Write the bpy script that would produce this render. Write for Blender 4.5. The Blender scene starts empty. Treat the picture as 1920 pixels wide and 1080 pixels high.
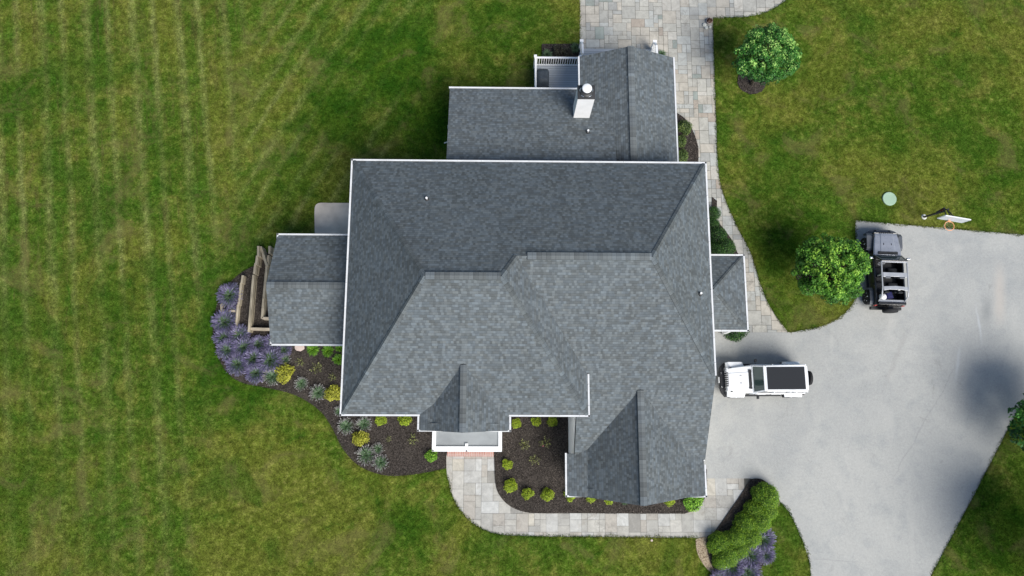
import bpy, math, random
import numpy as np
from mathutils import Vector, Matrix
from mathutils.geometry import tessellate_polygon
random.seed(7); RNG = np.random.default_rng(11)
R = math.radians
S = bpy.context.scene
C = S.collection

# ------------------------------------------------------------------ camera
H = 39.4
NAD = (-20.0, 265.0); VPN = (27.0, -7395.0)           # where plumb lines / the house's north-south lines vanish
F = math.sqrt(-(NAD[0]*VPN[0] + NAD[1]*VPN[1]))
_up = -Vector((NAD[0], -NAD[1], -F)).normalized()
_n = Vector((VPN[0], -VPN[1], -F)); _n = (_n - _up*_n.dot(_up)).normalized()
_e = _n.cross(_up)
RW = Matrix((_e, _n, _up))                              # camera -> world
cam_d = bpy.data.cameras.new("camera"); cam = bpy.data.objects.new("camera", cam_d); C.objects.link(cam)
cam.matrix_world = Matrix.Translation((0, 0, H)) @ RW.to_4x4()
cam_d.sensor_width = 36.0; cam_d.lens = F/1920*36.0; cam_d.clip_end = 3000
S.camera = cam
# ------------------------------------------------------------------ light
SUN_EL, SUN_AZ = 47.0, 146.0                            # azimuth clockwise from north (+Y)
w = bpy.data.worlds.new("World"); S.world = w; w.use_nodes = True
nt = w.node_tree; nt.nodes.clear()
sky = nt.nodes.new("ShaderNodeTexSky"); sky.sky_type = 'NISHITA'; sky.sun_disc = False
sky.sun_elevation = R(SUN_EL); sky.sun_rotation = R(SUN_AZ); sky.air_density = 1.0; sky.dust_density = 0.8; sky.ozone_density = 1.0
bg = nt.nodes.new("ShaderNodeBackground"); bg.inputs[1].default_value = 0.10
wo = nt.nodes.new("ShaderNodeOutputWorld"); nt.links.new(sky.outputs[0], bg.inputs[0]); nt.links.new(bg.outputs[0], wo.inputs[0])
sd = bpy.data.lights.new("sun", 'SUN'); sd.energy = 3.95; sd.angle = R(36.0); sd.color = (1.0, 0.965, 0.90)
sun = bpy.data.objects.new("sun", sd); C.objects.link(sun)
sv = Vector((math.sin(R(SUN_AZ))*math.cos(R(SUN_EL)), math.cos(R(SUN_AZ))*math.cos(R(SUN_EL)), math.sin(R(SUN_EL))))
sun.rotation_euler = sv.to_track_quat('Z', 'Y').to_euler()
S.view_settings.view_transform = 'Standard'; S.view_settings.look = 'None'
S.view_settings.exposure = 0.35; S.view_settings.gamma = 1.0

def at(px, py, z=0.0):
    "point of the place seen at a pixel of the 1920x1080 photograph, at height z"
    r = RW @ Vector((px-960, 540-py, -F)); k = (H-z)/-r.z
    return Vector((r.x*k, r.y*k, z))

# ------------------------------------------------------------------ node helpers
class G:
    def __init__(s, name):
        s.m = bpy.data.materials.new(name); s.m.use_nodes = True; s.t = s.m.node_tree; s.t.nodes.clear()
        s.out = s.t.nodes.new("ShaderNodeOutputMaterial")
        s.b = s.t.nodes.new("ShaderNodeBsdfPrincipled"); s.t.links.new(s.b.outputs[0], s.out.inputs[0])
    def put(s, sock, v):
        if isinstance(v, bpy.types.NodeSocket): s.t.links.new(v, sock)
        else:
            if isinstance(v, (tuple, list)) and len(v) == 3 and sock.type == 'RGBA': v = (*v, 1)
            sock.default_value = v
    def math(s, op, a, b=None, c=None, clamp=False):
        n = s.t.nodes.new("ShaderNodeMath"); n.operation = op; n.use_clamp = clamp
        for i, v in enumerate((a, b, c)):
            if v is not None: s.put(n.inputs[i], v)
        return n.outputs[0]
    def vmath(s, op, a, b=None, sc=None):
        n = s.t.nodes.new("ShaderNodeVectorMath"); n.operation = op
        s.put(n.inputs[0], a)
        if b is not None: s.put(n.inputs[1], b)
        if sc is not None: s.put(n.inputs['Scale'], sc)
        return n.outputs['Value'] if op in ('DOT_PRODUCT', 'LENGTH', 'DISTANCE') else n.outputs[0]
    def pos(s): return s.t.nodes.new("ShaderNodeNewGeometry").outputs['Position']
    def obj(s): return s.t.nodes.new("ShaderNodeTexCoord").outputs['Object']
    def uv(s): return s.t.nodes.new("ShaderNodeTexCoord").outputs['UV']
    def attr(s, name, out='Fac'):
        n = s.t.nodes.new("ShaderNodeAttribute"); n.attribute_name = name; return n.outputs[out]
    def noise(s, vec, scale, detail=4, rough=0.55, dist=0.0):
        n = s.t.nodes.new("ShaderNodeTexNoise"); s.put(n.inputs['Vector'], vec); n.inputs['Scale'].default_value = scale
        n.inputs['Detail'].default_value = detail; n.inputs['Roughness'].default_value = rough; n.inputs['Distortion'].default_value = dist
        return n.outputs[0]
    def white(s, vec):
        n = s.t.nodes.new("ShaderNodeTexWhiteNoise"); n.noise_dimensions = '3D'; s.put(n.inputs['Vector'], vec); return n.outputs['Value']
    def comb(s, x, y, z=0.0):
        n = s.t.nodes.new("ShaderNodeCombineXYZ")
        for i, v in enumerate((x, y, z)): s.put(n.inputs[i], v)
        return n.outputs[0]
    def sep(s, v):
        n = s.t.nodes.new("ShaderNodeSeparateXYZ"); s.put(n.inputs[0], v); return n.outputs
    def mix(s, f, a, b, blend='MIX'):
        n = s.t.nodes.new("ShaderNodeMix"); n.data_type = 'RGBA'; n.blend_type = blend; n.clamp_result = False
        s.put(n.inputs[0], f); s.put(n.inputs[6], a); s.put(n.inputs[7], b); return n.outputs[2]
    def sm(s, x, lo, hi, a=0.0, b=1.0):
        n = s.t.nodes.new("ShaderNodeMapRange"); n.interpolation_type = 'SMOOTHSTEP'
        s.put(n.inputs[0], x); n.inputs[1].default_value = lo; n.inputs[2].default_value = hi
        n.inputs[3].default_value = a; n.inputs[4].default_value = b; return n.outputs[0]
    def bump(s, h, strength=0.3, dist=0.02):
        n = s.t.nodes.new("ShaderNodeBump"); n.inputs['Strength'].default_value = strength; n.inputs['Distance'].default_value = dist
        s.put(n.inputs['Height'], h); s.put(s.b.inputs['Normal'], n.outputs[0])
    def done(s, col, rough=0.8, metal=0.0, spec=0.3):
        s.put(s.b.inputs['Base Color'], col); s.put(s.b.inputs['Roughness'], rough); s.put(s.b.inputs['Metallic'], metal)
        s.b.inputs['Specular IOR Level'].default_value = spec; return s.m

def plain(name, col, rough=0.6, metal=0.0, var=0.15, scale=3.0, bump=0.0, spec=0.4):
    g = G(name); p = g.obj(); n = g.noise(p, scale, 5)
    f = g.sm(n, 0.3, 0.7, 1-var, 1+var)
    c = g.vmath('SCALE', tuple(col), sc=f)
    if bump: g.bump(g.noise(p, scale*12, 4), bump, 0.01)
    return g.done(c, g.math('MULTIPLY', rough, g.sm(n, 0.2, 0.8, 0.9, 1.1)), metal, spec)

# ------------------------------------------------------------------ materials
def shingle(name, tw=0.118, th=0.122, base=(0.127, 0.145, 0.154), cap=False):
    g = G(name); u = g.sep(g.uv()); p = g.obj()
    row = g.math('FLOOR', g.math('DIVIDE', u[1], th)); fr = g.math('FRACT', g.math('DIVIDE', u[1], th))
    off = g.math('MULTIPLY', g.white(g.comb(row, 3.7, 1.0)), 7.0)
    x = g.math('ADD', g.math('DIVIDE', u[0], tw), off)
    if cap: x = g.math('DIVIDE', u[0], 0.2); row = 0.0
    col = g.math('FLOOR', x)
    n1 = g.white(g.comb(col, row, 0.0))
    n2 = g.white(g.comb(g.math('FLOOR', g.math('ADD', g.math('MULTIPLY', x, 0.37), 0.3)), row, 5.0))
    big = g.noise(p, 0.35, 3); fine = g.noise(p, 60.0, 2)
    v = g.math('ADD', g.math('MULTIPLY', g.math('POWER', n1, 1.5), 0.46), g.math('MULTIPLY', n2, 0.13))
    v = g.math('ADD', v, g.sm(big, 0.25, 0.75, 0.54, 0.62)); stk = g.noise(g.comb(g.math('MULTIPLY', u[0], 1.3), g.math('MULTIPLY', u[1], 0.22)), 1.0, 4, 0.65); v = g.math('ADD', v, g.sm(stk, 0.3, 0.7, -0.045, 0.045))
    v = g.math('ADD', v, g.sm(fine, 0.3, 0.7, -0.05, 0.05))
    edge = g.math('MULTIPLY', g.math('SUBTRACT', 1.0, g.sm(fr, 0.0, 0.22)), -0.26)  # shadow line under each shingle course, painted into the colour
    if cap: edge = g.math('MULTIPLY', g.math('SUBTRACT', 1.0, g.sm(g.math('FRACT', x), 0.0, 0.14)), -0.35)
    v = g.math('ADD', v, edge)
    hue = g.mix(n2, (1.03, 1.0, 0.96, 1), (0.97, 1.0, 1.04, 1))
    c = g.vmath('SCALE', g.vmath('MULTIPLY', hue, tuple(base)), sc=v)
    g.bump(g.math('ADD', g.math('MULTIPLY', fr, -1.0), g.math('MULTIPLY', n1, 0.3)), 0.5, 0.012)
    return g.done(c, 0.82, 0, 0.35)
M = {}
M['shingle'] = shingle('asphalt_shingle'); M['hipcap'] = shingle('hip_cap_shingle', base=(0.128, 0.146, 0.154), cap=True); M['cap'] = shingle('ridge_cap_shingle', base=(0.145, 0.162, 0.168), cap=True)

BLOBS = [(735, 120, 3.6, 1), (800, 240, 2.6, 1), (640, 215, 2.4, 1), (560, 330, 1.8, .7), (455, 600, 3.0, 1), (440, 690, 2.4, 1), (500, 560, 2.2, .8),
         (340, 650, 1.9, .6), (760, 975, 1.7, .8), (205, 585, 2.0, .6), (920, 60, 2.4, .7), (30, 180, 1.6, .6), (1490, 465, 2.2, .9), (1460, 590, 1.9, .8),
         (1450, 300, 2.2, .5), (1880, 330, 2.2, .5), (40, 900, 2.5, .5), (300, 300, 2.0, .5), (1560, 150, 2.4, .3), (1900, 1010, 3.0, .9), (1700, 240, 2.5, .4)]  # darker grass: lush patches, plus painted shade of house and trees
def lawn_colour(g, p, tint=None):
    s = g.sep(p); X, Y = s[0], s[1]
    wob = g.math('MULTIPLY', g.math('SUBTRACT', g.noise(p, 0.5, 4, 0.65), 0.5), 0.9)
    nb = g.noise(p, 0.13, 4, 0.6, 0.6); nm = g.noise(p, 0.75, 6, 0.7, 0.4); nf = g.noise(p, 3.6, 5, 0.72); nx = g.noise(p, 15.0, 3, 0.7)
    lush_shade = None  # mask for lush grass and for shade put into the lawn colour
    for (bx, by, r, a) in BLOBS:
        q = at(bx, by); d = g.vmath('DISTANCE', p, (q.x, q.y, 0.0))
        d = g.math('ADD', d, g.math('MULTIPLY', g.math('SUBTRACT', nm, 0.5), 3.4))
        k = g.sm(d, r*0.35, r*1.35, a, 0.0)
        lush_shade = k if lush_shade is None else g.math('MAXIMUM', lush_shade, k)
    green = g.mix(g.sm(nb, 0.40, 0.57), (0.108, 0.128, 0.022), (0.062, 0.108, 0.014))
    green = g.mix(g.math('MULTIPLY', g.sm(nm, 0.46, 0.68), 0.8), green, (0.148, 0.150, 0.036))
    green = g.mix(g.math('MULTIPLY', g.sm(nf, 0.52, 0.74), 0.5), green, (0.20, 0.175, 0.066))
    green = g.mix(g.math('MULTIPLY', g.sm(nm, 0.30, 0.44, 1, 0), 0.75), green, (0.030, 0.078, 0.008))
    # mowing passes: two sets of straight wheel lines in the grass
    def lines(cx, cy, period, phase):
        t = g.math('ADD', g.math('MULTIPLY', X, cx), g.math('MULTIPLY', Y, cy)); t = g.math('ADD', t, g.math('MULTIPLY', wob, 0.5))
        f = g.math('FRACT', g.math('ADD', g.math('DIVIDE', t, period), phase))
        a = g.sm(g.math('ABSOLUTE', g.math('SUBTRACT', f, 0.30)), 0.0, 0.17, 1, 0)
        b = g.sm(g.math('ABSOLUTE', g.math('SUBTRACT', f, 0.74)), 0.0, 0.13, 1, 0)
        band = g.sm(g.math('ABSOLUTE', g.math('SUBTRACT', f, 0.52)), 0.08, 0.30, 1, 0)
        brk = g.sm(g.noise(g.comb(g.math('MULTIPLY', t, 2.2), g.math('MULTIPLY', Y, 0.45)), 1.0, 5, 0.75), 0.40, 0.62)
        ln = g.math('MULTIPLY', g.math('MAXIMUM', a, b), g.math('ADD', g.math('MULTIPLY', brk, 0.6), 0.34))
        return ln, band
    n0_ = g.noise(p, 0.09, 3)
    l1, b1 = lines(0.988, 0.155, 2.55, 0.12); l2, b2 = lines(0.877, -0.48, 2.3, 0.4)
    side = g.math('ADD', X, g.math('MULTIPLY', Y, -0.02))
    w1 = g.math('MULTIPLY', g.sm(side, -17.5, -13.5, 1, 0), 1.0); w2 = g.math('MULTIPLY', g.sm(side, -16.0, -13.0), g.sm(side, -7.0, -3.0, 1, 0))
    w2 = g.math('MULTIPLY', w2, g.sm(Y, 4.0, 11.0)); w1b = g.math('MULTIPLY', w1, g.sm(Y, -8, 14, 0.35, 1.0))
    dl = g.math('ADD', g.math('MULTIPLY', l1, w1b), g.math('MULTIPLY', l2, g.math('MULTIPLY', w2, 0.8)), clamp=True)
    db = g.math('ADD', g.math('MULTIPLY', b1, w1b), g.math('MULTIPLY', b2, g.math('MULTIPLY', w2, 0.6)), clamp=True)
    spots = g.math('MULTIPLY', g.sm(nx, 0.60, 0.78), g.math('ADD', g.math('MULTIPLY', dl, 0.9), 0.08))
    green = g.mix(g.math('MULTIPLY', g.math('MULTIPLY', db, g.sm(nm, 0.3, 0.66, 1.0, 0.3)), g.sm(n0_, 0.30, 0.55, 0.4, 0.85)), green, (0.038, 0.094, 0.010))
    green = g.mix(g.math('MULTIPLY', dl, g.sm(n0_, 0.30, 0.70, 0.9, 0.6)), green, (0.185, 0.198, 0.075))
    streak = g.noise(g.comb(g.math('MULTIPLY', g.math('ADD', g.math('MULTIPLY', X, 0.988), g.math('MULTIPLY', Y, 0.155)), 2.6), g.math('MULTIPLY', Y, 0.28)), 1.0, 5, 0.7)
    green = g.mix(g.math('MULTIPLY', g.math('MULTIPLY', g.sm(streak, 0.50, 0.68), w1b), 0.5), green, (0.100, 0.082, 0.036))
    n2_ = g.noise(p, 1.9, 4, 0.65); green = g.vmath('SCALE', green, sc=g.sm(n2_, 0.28, 0.72, 0.76, 1.24))
    green = g.mix(spots, green, (0.42, 0.38, 0.20))
    big_ = g.noise(p, 0.18, 4, 0.6, 1.0); green = g.mix(g.math('MULTIPLY', g.sm(big_, 0.50, 0.64), 0.6), green, (0.034, 0.082, 0.010))
    green = g.mix(g.math('MULTIPLY', lush_shade, 0.9), green, g.mix(g.sm(nm, 0.35, 0.65), (0.020, 0.062, 0.006), (0.050, 0.100, 0.010)))
    green = g.vmath('SCALE', green, sc=g.sm(nx, 0.28, 0.72, 0.60, 1.40))
    green = g.vmath('SCALE', green, sc=g.sm(nf, 0.28, 0.72, 0.66, 1.34))
    green = g.vmath('MULTIPLY', green, (0.90, 0.94, 0.78))
    n3_ = g.noise(p, 0.42, 5, 0.65, 0.7); green = g.mix(g.math('MULTIPLY', g.sm(n3_, 0.52, 0.68), 0.4), green, (0.150, 0.128, 0.050))
    if tint is not None: green = g.vmath('SCALE', green, sc=tint)
    return green, nx
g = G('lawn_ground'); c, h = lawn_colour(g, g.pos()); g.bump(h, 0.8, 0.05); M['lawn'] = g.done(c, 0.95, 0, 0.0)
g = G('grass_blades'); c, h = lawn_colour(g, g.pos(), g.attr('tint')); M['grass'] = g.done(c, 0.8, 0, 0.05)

def driveway_mat():
    g = G('driveway_concrete'); p = g.pos()
    nb = g.noise(p, 0.16, 5, 0.6, 0.5); nm = g.noise(p, 1.1, 6, 0.65); nf = g.noise(p, 9.0, 4, 0.7); nx = g.noise(p, 45.0, 3, 0.8)
    c = g.mix(g.sm(nb, 0.32, 0.68), (0.330, 0.334, 0.322), (0.402, 0.400, 0.376))
    c = g.mix(g.math('MULTIPLY', g.sm(nm, 0.45, 0.75), 0.5), c, (0.27, 0.285, 0.285))
    c = g.vmath('SCALE', c, sc=g.sm(nf, 0.25, 0.75, 0.93, 1.07)); c = g.vmath('SCALE', c, sc=g.sm(nx, 0.28, 0.72, 0.83, 1.14)); c = g.mix(g.sm(g.noise(p, 28.0, 2, 0.5), 0.70, 0.78, 0, .5), c, (0.55, 0.55, 0.53))
    oil = g.sm(g.noise(p, 0.55, 5, 0.7, 1.2), 0.60, 0.74); c = g.mix(g.math('MULTIPLY', oil, 0.35), c, (0.20, 0.20, 0.19)); pale = g.sm(g.noise(g.vmath('MULTIPLY', p, (1.0, 0.35, 1.0)), 0.6, 5, 0.65, 0.8), 0.56, 0.72); c = g.mix(g.math('MULTIPLY', pale, 0.35), c, (0.46, 0.45, 0.42))
    # a hairline crack wandering across the slab and the old washed-out stain
    def strip(a, b, wd, amp, sc):
        a = at(*a); b = at(*b); d = (b-a); L = d.length; d = d/L
        q = g.vmath('SUBTRACT', p, (a.x, a.y, 0)); t = g.vmath('DOT_PRODUCT', q, (d.x, d.y, 0)); s_ = g.vmath('DOT_PRODUCT', q, (-d.y, d.x, 0))
        s_ = g.math('ADD', s_, g.math('MULTIPLY', g.math('SUBTRACT', g.noise(p, sc, 4, 0.6), 0.5), amp))
        k = g.sm(g.math('ABSOLUTE', s_), 0.0, wd*1.15, 1, 0)
        return g.math('MULTIPLY', k, g.math('MULTIPLY', g.sm(t, -0.8, 0.9), g.sm(t, L-0.9, L+0.6, 1, 0)))
    k = strip((1790, 690), (1672, 900), 0.05, 0.5, 0.8); c = g.mix(g.math('MULTIPLY', k, 0.2), c, (0.14, 0.15, 0.16))
    k = strip((1700, 620), (1660, 720), 0.22, 0.7, 1.3); c = g.mix(g.math('MULTIPLY', k, 0.22), c, (0.22, 0.21, 0.2))
    k = strip((1518, 1048), (1620, 1055), 0.04, 0.4, 0.8); c = g.mix(g.math('MULTIPLY', k, 0.2), c, (0.14, 0.15, 0.16))
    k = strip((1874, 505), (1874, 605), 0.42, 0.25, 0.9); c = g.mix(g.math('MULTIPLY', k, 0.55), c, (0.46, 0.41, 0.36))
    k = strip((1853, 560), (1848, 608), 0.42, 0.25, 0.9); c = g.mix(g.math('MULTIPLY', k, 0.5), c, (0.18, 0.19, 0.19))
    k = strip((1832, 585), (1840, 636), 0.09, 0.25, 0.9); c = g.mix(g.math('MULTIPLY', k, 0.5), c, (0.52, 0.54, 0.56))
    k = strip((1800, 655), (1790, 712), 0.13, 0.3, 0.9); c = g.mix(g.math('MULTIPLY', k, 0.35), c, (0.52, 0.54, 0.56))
    g.bump(nx, 0.25, 0.01)
    return g.done(c, 0.85, 0, 0.25)
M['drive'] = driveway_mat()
def slab_mat():
    g = G('flagstone'); p = g.pos(); a = g.attr('slab', 'Color')
    n = g.noise(p, 2.6, 6, 0.65, 0.8); f = g.noise(p, 22, 4, 0.7)
    c = g.vmath('SCALE', a, sc=g.sm(n, 0.25, 0.75, 0.82, 1.14)); c = g.vmath('SCALE', c, sc=g.sm(f, 0.25, 0.75, 0.93, 1.07))
    vein = g.sm(g.math('ABSOLUTE', g.math('SUBTRACT', g.noise(p, 1.6, 5, 0.6, 1.6), 0.5)), 0.0, 0.05, 1, 0)
    c = g.mix(g.math('MULTIPLY', g.math('MULTIPLY', vein, g.sm(g.noise(p, 0.7, 2), 0.5, 0.65)), 0.4), c, (0.17, 0.16, 0.145))
    st = g.sm(g.noise(p, 0.9, 5, 0.7, 1.0), 0.56, 0.70); c = g.mix(g.math('MULTIPLY', st, 0.38), c, (0.24, 0.21, 0.17))
    g.bump(g.math('ADD', n, g.math('MULTIPLY', f, 0.4)), 0.25, 0.02)
    return g.done(c, 0.75, 0, 0.3)
M['slab'] = slab_mat()
M['joint'] = plain('joint_sand', (0.11, 0.105, 0.09), 0.95, scale=9)
g = G('bark_mulch'); p = g.pos(); n = g.noise(p, 14, 6, 0.75); b_ = g.noise(p, 1.0, 4)
c = g.mix(g.sm(n, 0.35, 0.68), (0.018, 0.015, 0.013), (0.080, 0.068, 0.060)); c = g.mix(g.math('MULTIPLY', g.sm(b_, 0.5, 0.75), 0.35), c, (0.10, 0.085, 0.072))
g.bump(n, 1.0, 0.04); M['mulch'] = g.done(c, 0.95, 0, 0.1)
g = G('mulch_chips'); c = g.mix(g.attr('tint'), (0.022, 0.018, 0.015), (0.16, 0.135, 0.115)); M['chip'] = g.done(c, 0.9, 0, 0.15)
g = G('tan_wood_chips'); p = g.pos(); n = g.noise(p, 16, 6, 0.75); c = g.mix(g.sm(n, 0.35, 0.65), (0.14, 0.10, 0.065), (0.46, 0.38, 0.27)); g.bump(n, 0.8, 0.03); M['tan'] = g.done(c, 0.95, 0, 0.1)
M['pad'] = plain('concrete_pad', (0.56, 0.49, 0.41), 0.85, var=0.2, scale=0.9, bump=0.2)
M['white'] = plain('white_trim', (0.80, 0.80, 0.80), 0.45, var=0.03)
M['siding'] = plain('white_siding', (0.84, 0.84, 0.83), 0.6, var=0.04)
M['gutter'] = plain('white_gutter', (0.66, 0.665, 0.67), 0.4, var=0.08, scale=1.5)
M['dark'] = plain('dark_metal', (0.035, 0.035, 0.036), 0.5)
M['lead'] = plain('flat_roof_membrane', (0.26, 0.275, 0.28), 0.5, var=0.12, scale=1.2)
M['steel'] = plain('steel', (0.72, 0.73, 0.74), 0.25, 0.9, 0.05)
M['glass'] = plain('window_glass', (0.02, 0.025, 0.03), 0.05, 0, 0.05, spec=0.8)
def wood(name, col, sc=(1.2, 14, 14)):
    g = G(name); p = g.obj(); q = g.vmath('MULTIPLY', p, sc); n = g.noise(q, 1.0, 6, 0.65); m2 = g.noise(p, 1.5, 3)
    c = g.vmath('SCALE', tuple(col), sc=g.sm(n, 0.3, 0.7, 0.68, 1.25)); c = g.vmath('SCALE', c, sc=g.sm(m2, 0.3, 0.7, 0.8, 1.15)); g.bump(n, 0.4, 0.01); return g.done(c, 0.85, 0, 0.2)
M['timber'] = wood('weathered_timber', (0.33, 0.285, 0.21), (14, 1.2, 14)); M['timberx'] = wood('weathered_timber_cross', (0.40, 0.34, 0.26))
g = G('deck_boards'); p = g.pos(); s = g.sep(p); f = g.math('FRACT', g.math('DIVIDE', s[1], 0.14)); gap = g.sm(g.math('ABSOLUTE', g.math('SUBTRACT', f, 0.5)), 0.40, 0.48)
rn = g.white(g.comb(g.math('FLOOR', g.math('DIVIDE', s[1], 0.14)), 1, 1)); c = g.vmath('SCALE', (0.23, 0.245, 0.26), sc=g.sm(rn, 0, 1, 1.55, 1.85)); c = g.mix(g.math('MULTIPLY', gap, 0.7), c, (0.05, 0.055, 0.06))
M['deck'] = g.done(c, 0.6, 0, 0.3)
g = G('red_brick'); p = g.pos(); br = g.t.nodes.new('ShaderNodeTexBrick'); g.put(br.inputs['Vector'], g.vmath('MULTIPLY', p, (1, 1, 1))); br.offset = 0.0
br.inputs['Color1'].default_value = (0.40, 0.19, 0.15, 1); br.inputs['Color2'].default_value = (0.48, 0.27, 0.22, 1); br.inputs['Mortar'].default_value = (0.5, 0.45, 0.42, 1)
br.inputs['Scale'].default_value = 1; br.inputs['Brick Width'].default_value = 0.09; br.inputs['Row Height'].default_value = 0.26; br.inputs['Mortar Size'].default_value = 0.01
M['brick'] = g.done(br.outputs[0], 0.85)
M['rubber'] = plain('tyre_rubber', (0.018, 0.018, 0.019), 0.85, var=0.2, scale=20)
M['blackplastic'] = plain('black_plastic', (0.025, 0.026, 0.028), 0.55, var=0.15, scale=8)
M['softtop'] = plain('black_canvas', (0.018, 0.020, 0.024), 0.85, var=0.12, scale=40)
M['wpaint'] = plain('white_car_paint', (0.80, 0.81, 0.82), 0.22, var=0.02, spec=0.6)
g = G('dark_grey_car_paint'); g.b.inputs['Coat Weight'].default_value = 1.0; g.b.inputs['Coat Roughness'].default_value = 0.05; M['kpaint'] = g.done(g.vmath('SCALE', (0.012, 0.013, 0.015), sc=g.sm(g.noise(g.obj(), 3, 3), 0.3, 0.7, 0.9, 1.1)), 0.35, 0.3, 0.6)
M['hood_sheen'] = plain('black_hood_sky_sheen', (0.30, 0.315, 0.355), 0.28, 0.3, 0.08, spec=0.7)  # black hood; the sky's reflection is painted in as grey
M['frame'] = plain('light_grey_frame', (0.40, 0.41, 0.43), 0.35, 0.2, 0.1)
M['windscreen'] = plain('tinted_windscreen', (0.055, 0.085, 0.078), 0.06, 0.1, 0.1, spec=0.9)
M['orange'] = plain('orange_rim', (0.75, 0.33, 0.16), 0.4); M['net'] = plain('white_net', (0.7, 0.68, 0.62), 0.8)
M['board'] = plain('frosted_backboard', (0.62, 0.66, 0.70), 0.3, var=0.05)
M['lid'] = plain('pale_green_lid', (0.36, 0.50, 0.36), 0.6, var=0.04)
M['cover'] = plain('grill_cover', (0.045, 0.055, 0.066), 0.65, var=0.2, scale=6)
M['blue'] = plain('blue_fabric', (0.008, 0.009, 0.07), 0.7); M['lamp_amber'] = plain('amber_lens', (0.6, 0.2, 0.03), 0.2); M['lamp_red'] = plain('red_lens', (0.35, 0.01, 0.01), 0.2)
M['rock'] = plain('pale_rock', (0.55, 0.55, 0.50), 0.85, var=0.25, scale=6, bump=0.4); M['pinkrock'] = plain('pink_rock', (0.50, 0.40, 0.36), 0.85, var=0.1, scale=4, bump=0.3)
M['bark'] = plain('tree_bark', (0.10, 0.075, 0.055), 0.95, var=0.35, scale=12, bump=0.8)
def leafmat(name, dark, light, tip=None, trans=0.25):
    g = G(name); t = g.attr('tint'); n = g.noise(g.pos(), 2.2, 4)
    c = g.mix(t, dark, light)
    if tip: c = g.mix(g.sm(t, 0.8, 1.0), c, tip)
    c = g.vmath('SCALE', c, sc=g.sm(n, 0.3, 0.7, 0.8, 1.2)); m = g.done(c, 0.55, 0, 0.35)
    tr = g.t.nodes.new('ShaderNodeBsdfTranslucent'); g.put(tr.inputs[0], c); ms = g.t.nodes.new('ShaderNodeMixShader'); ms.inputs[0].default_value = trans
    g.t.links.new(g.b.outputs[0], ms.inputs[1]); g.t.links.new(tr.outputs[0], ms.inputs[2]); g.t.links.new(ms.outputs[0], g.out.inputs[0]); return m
L = {
 'tree_bright': leafmat('bright_tree_leaf', (0.020, 0.085, 0.010), (0.13, 0.34, 0.03), (0.34, 0.58, 0.07), 0.3),
 'tree_deep': leafmat('deep_tree_leaf', (0.010, 0.055, 0.012), (0.08, 0.28, 0.035), (0.38, 0.62, 0.15), 0.25),
 'gold': leafmat('golden_shrub_leaf', (0.10, 0.15, 0.008), (0.34, 0.46, 0.02), (0.55, 0.64, 0.05)),
 'yellow': leafmat('yellow_shrub_leaf', (0.17, 0.18, 0.015), (0.50, 0.50, 0.05), (0.72, 0.68, 0.12)),
 'lime': leafmat('lime_shrub_leaf', (0.05, 0.15, 0.010), (0.20, 0.42, 0.03), (0.38, 0.62, 0.08)),
 'box': leafmat('boxwood_leaf', (0.018, 0.068, 0.004), (0.135, 0.27, 0.012), (0.30, 0.46, 0.03)),
 'hedge': leafmat('dark_hedge_leaf', (0.005, 0.028, 0.005), (0.032, 0.10, 0.016), (0.10, 0.22, 0.03)),
 'lavleaf': leafmat('lavender_leaf', (0.05, 0.11, 0.045), (0.19, 0.30, 0.15), (0.36, 0.46, 0.30)),
 'lavflower': leafmat('lavender_flower', (0.09, 0.08, 0.15), (0.25, 0.215, 0.37), (0.44, 0.40, 0.58)),
 'lavgrey': leafmat('faded_flower', (0.16, 0.15, 0.15), (0.34, 0.32, 0.31), (0.5, 0.47, 0.46)),
 'sage': leafmat('sage_leaf', (0.05, 0.10, 0.045), (0.17, 0.27, 0.13), (0.28, 0.38, 0.22)),
 'twig': leafmat('sparse_leaf', (0.09, 0.11, 0.03), (0.30, 0.33, 0.10), (0.5, 0.5, 0.2)),
 'bronze': leafmat('bronze_leaf', (0.02, 0.016, 0.012), (0.075, 0.07, 0.04), (0.14, 0.15, 0.09)),
 'juniper': leafmat('juniper_leaf', (0.025, 0.05, 0.012), (0.10, 0.16, 0.035), (0.22, 0.28, 0.07)),
}
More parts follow.
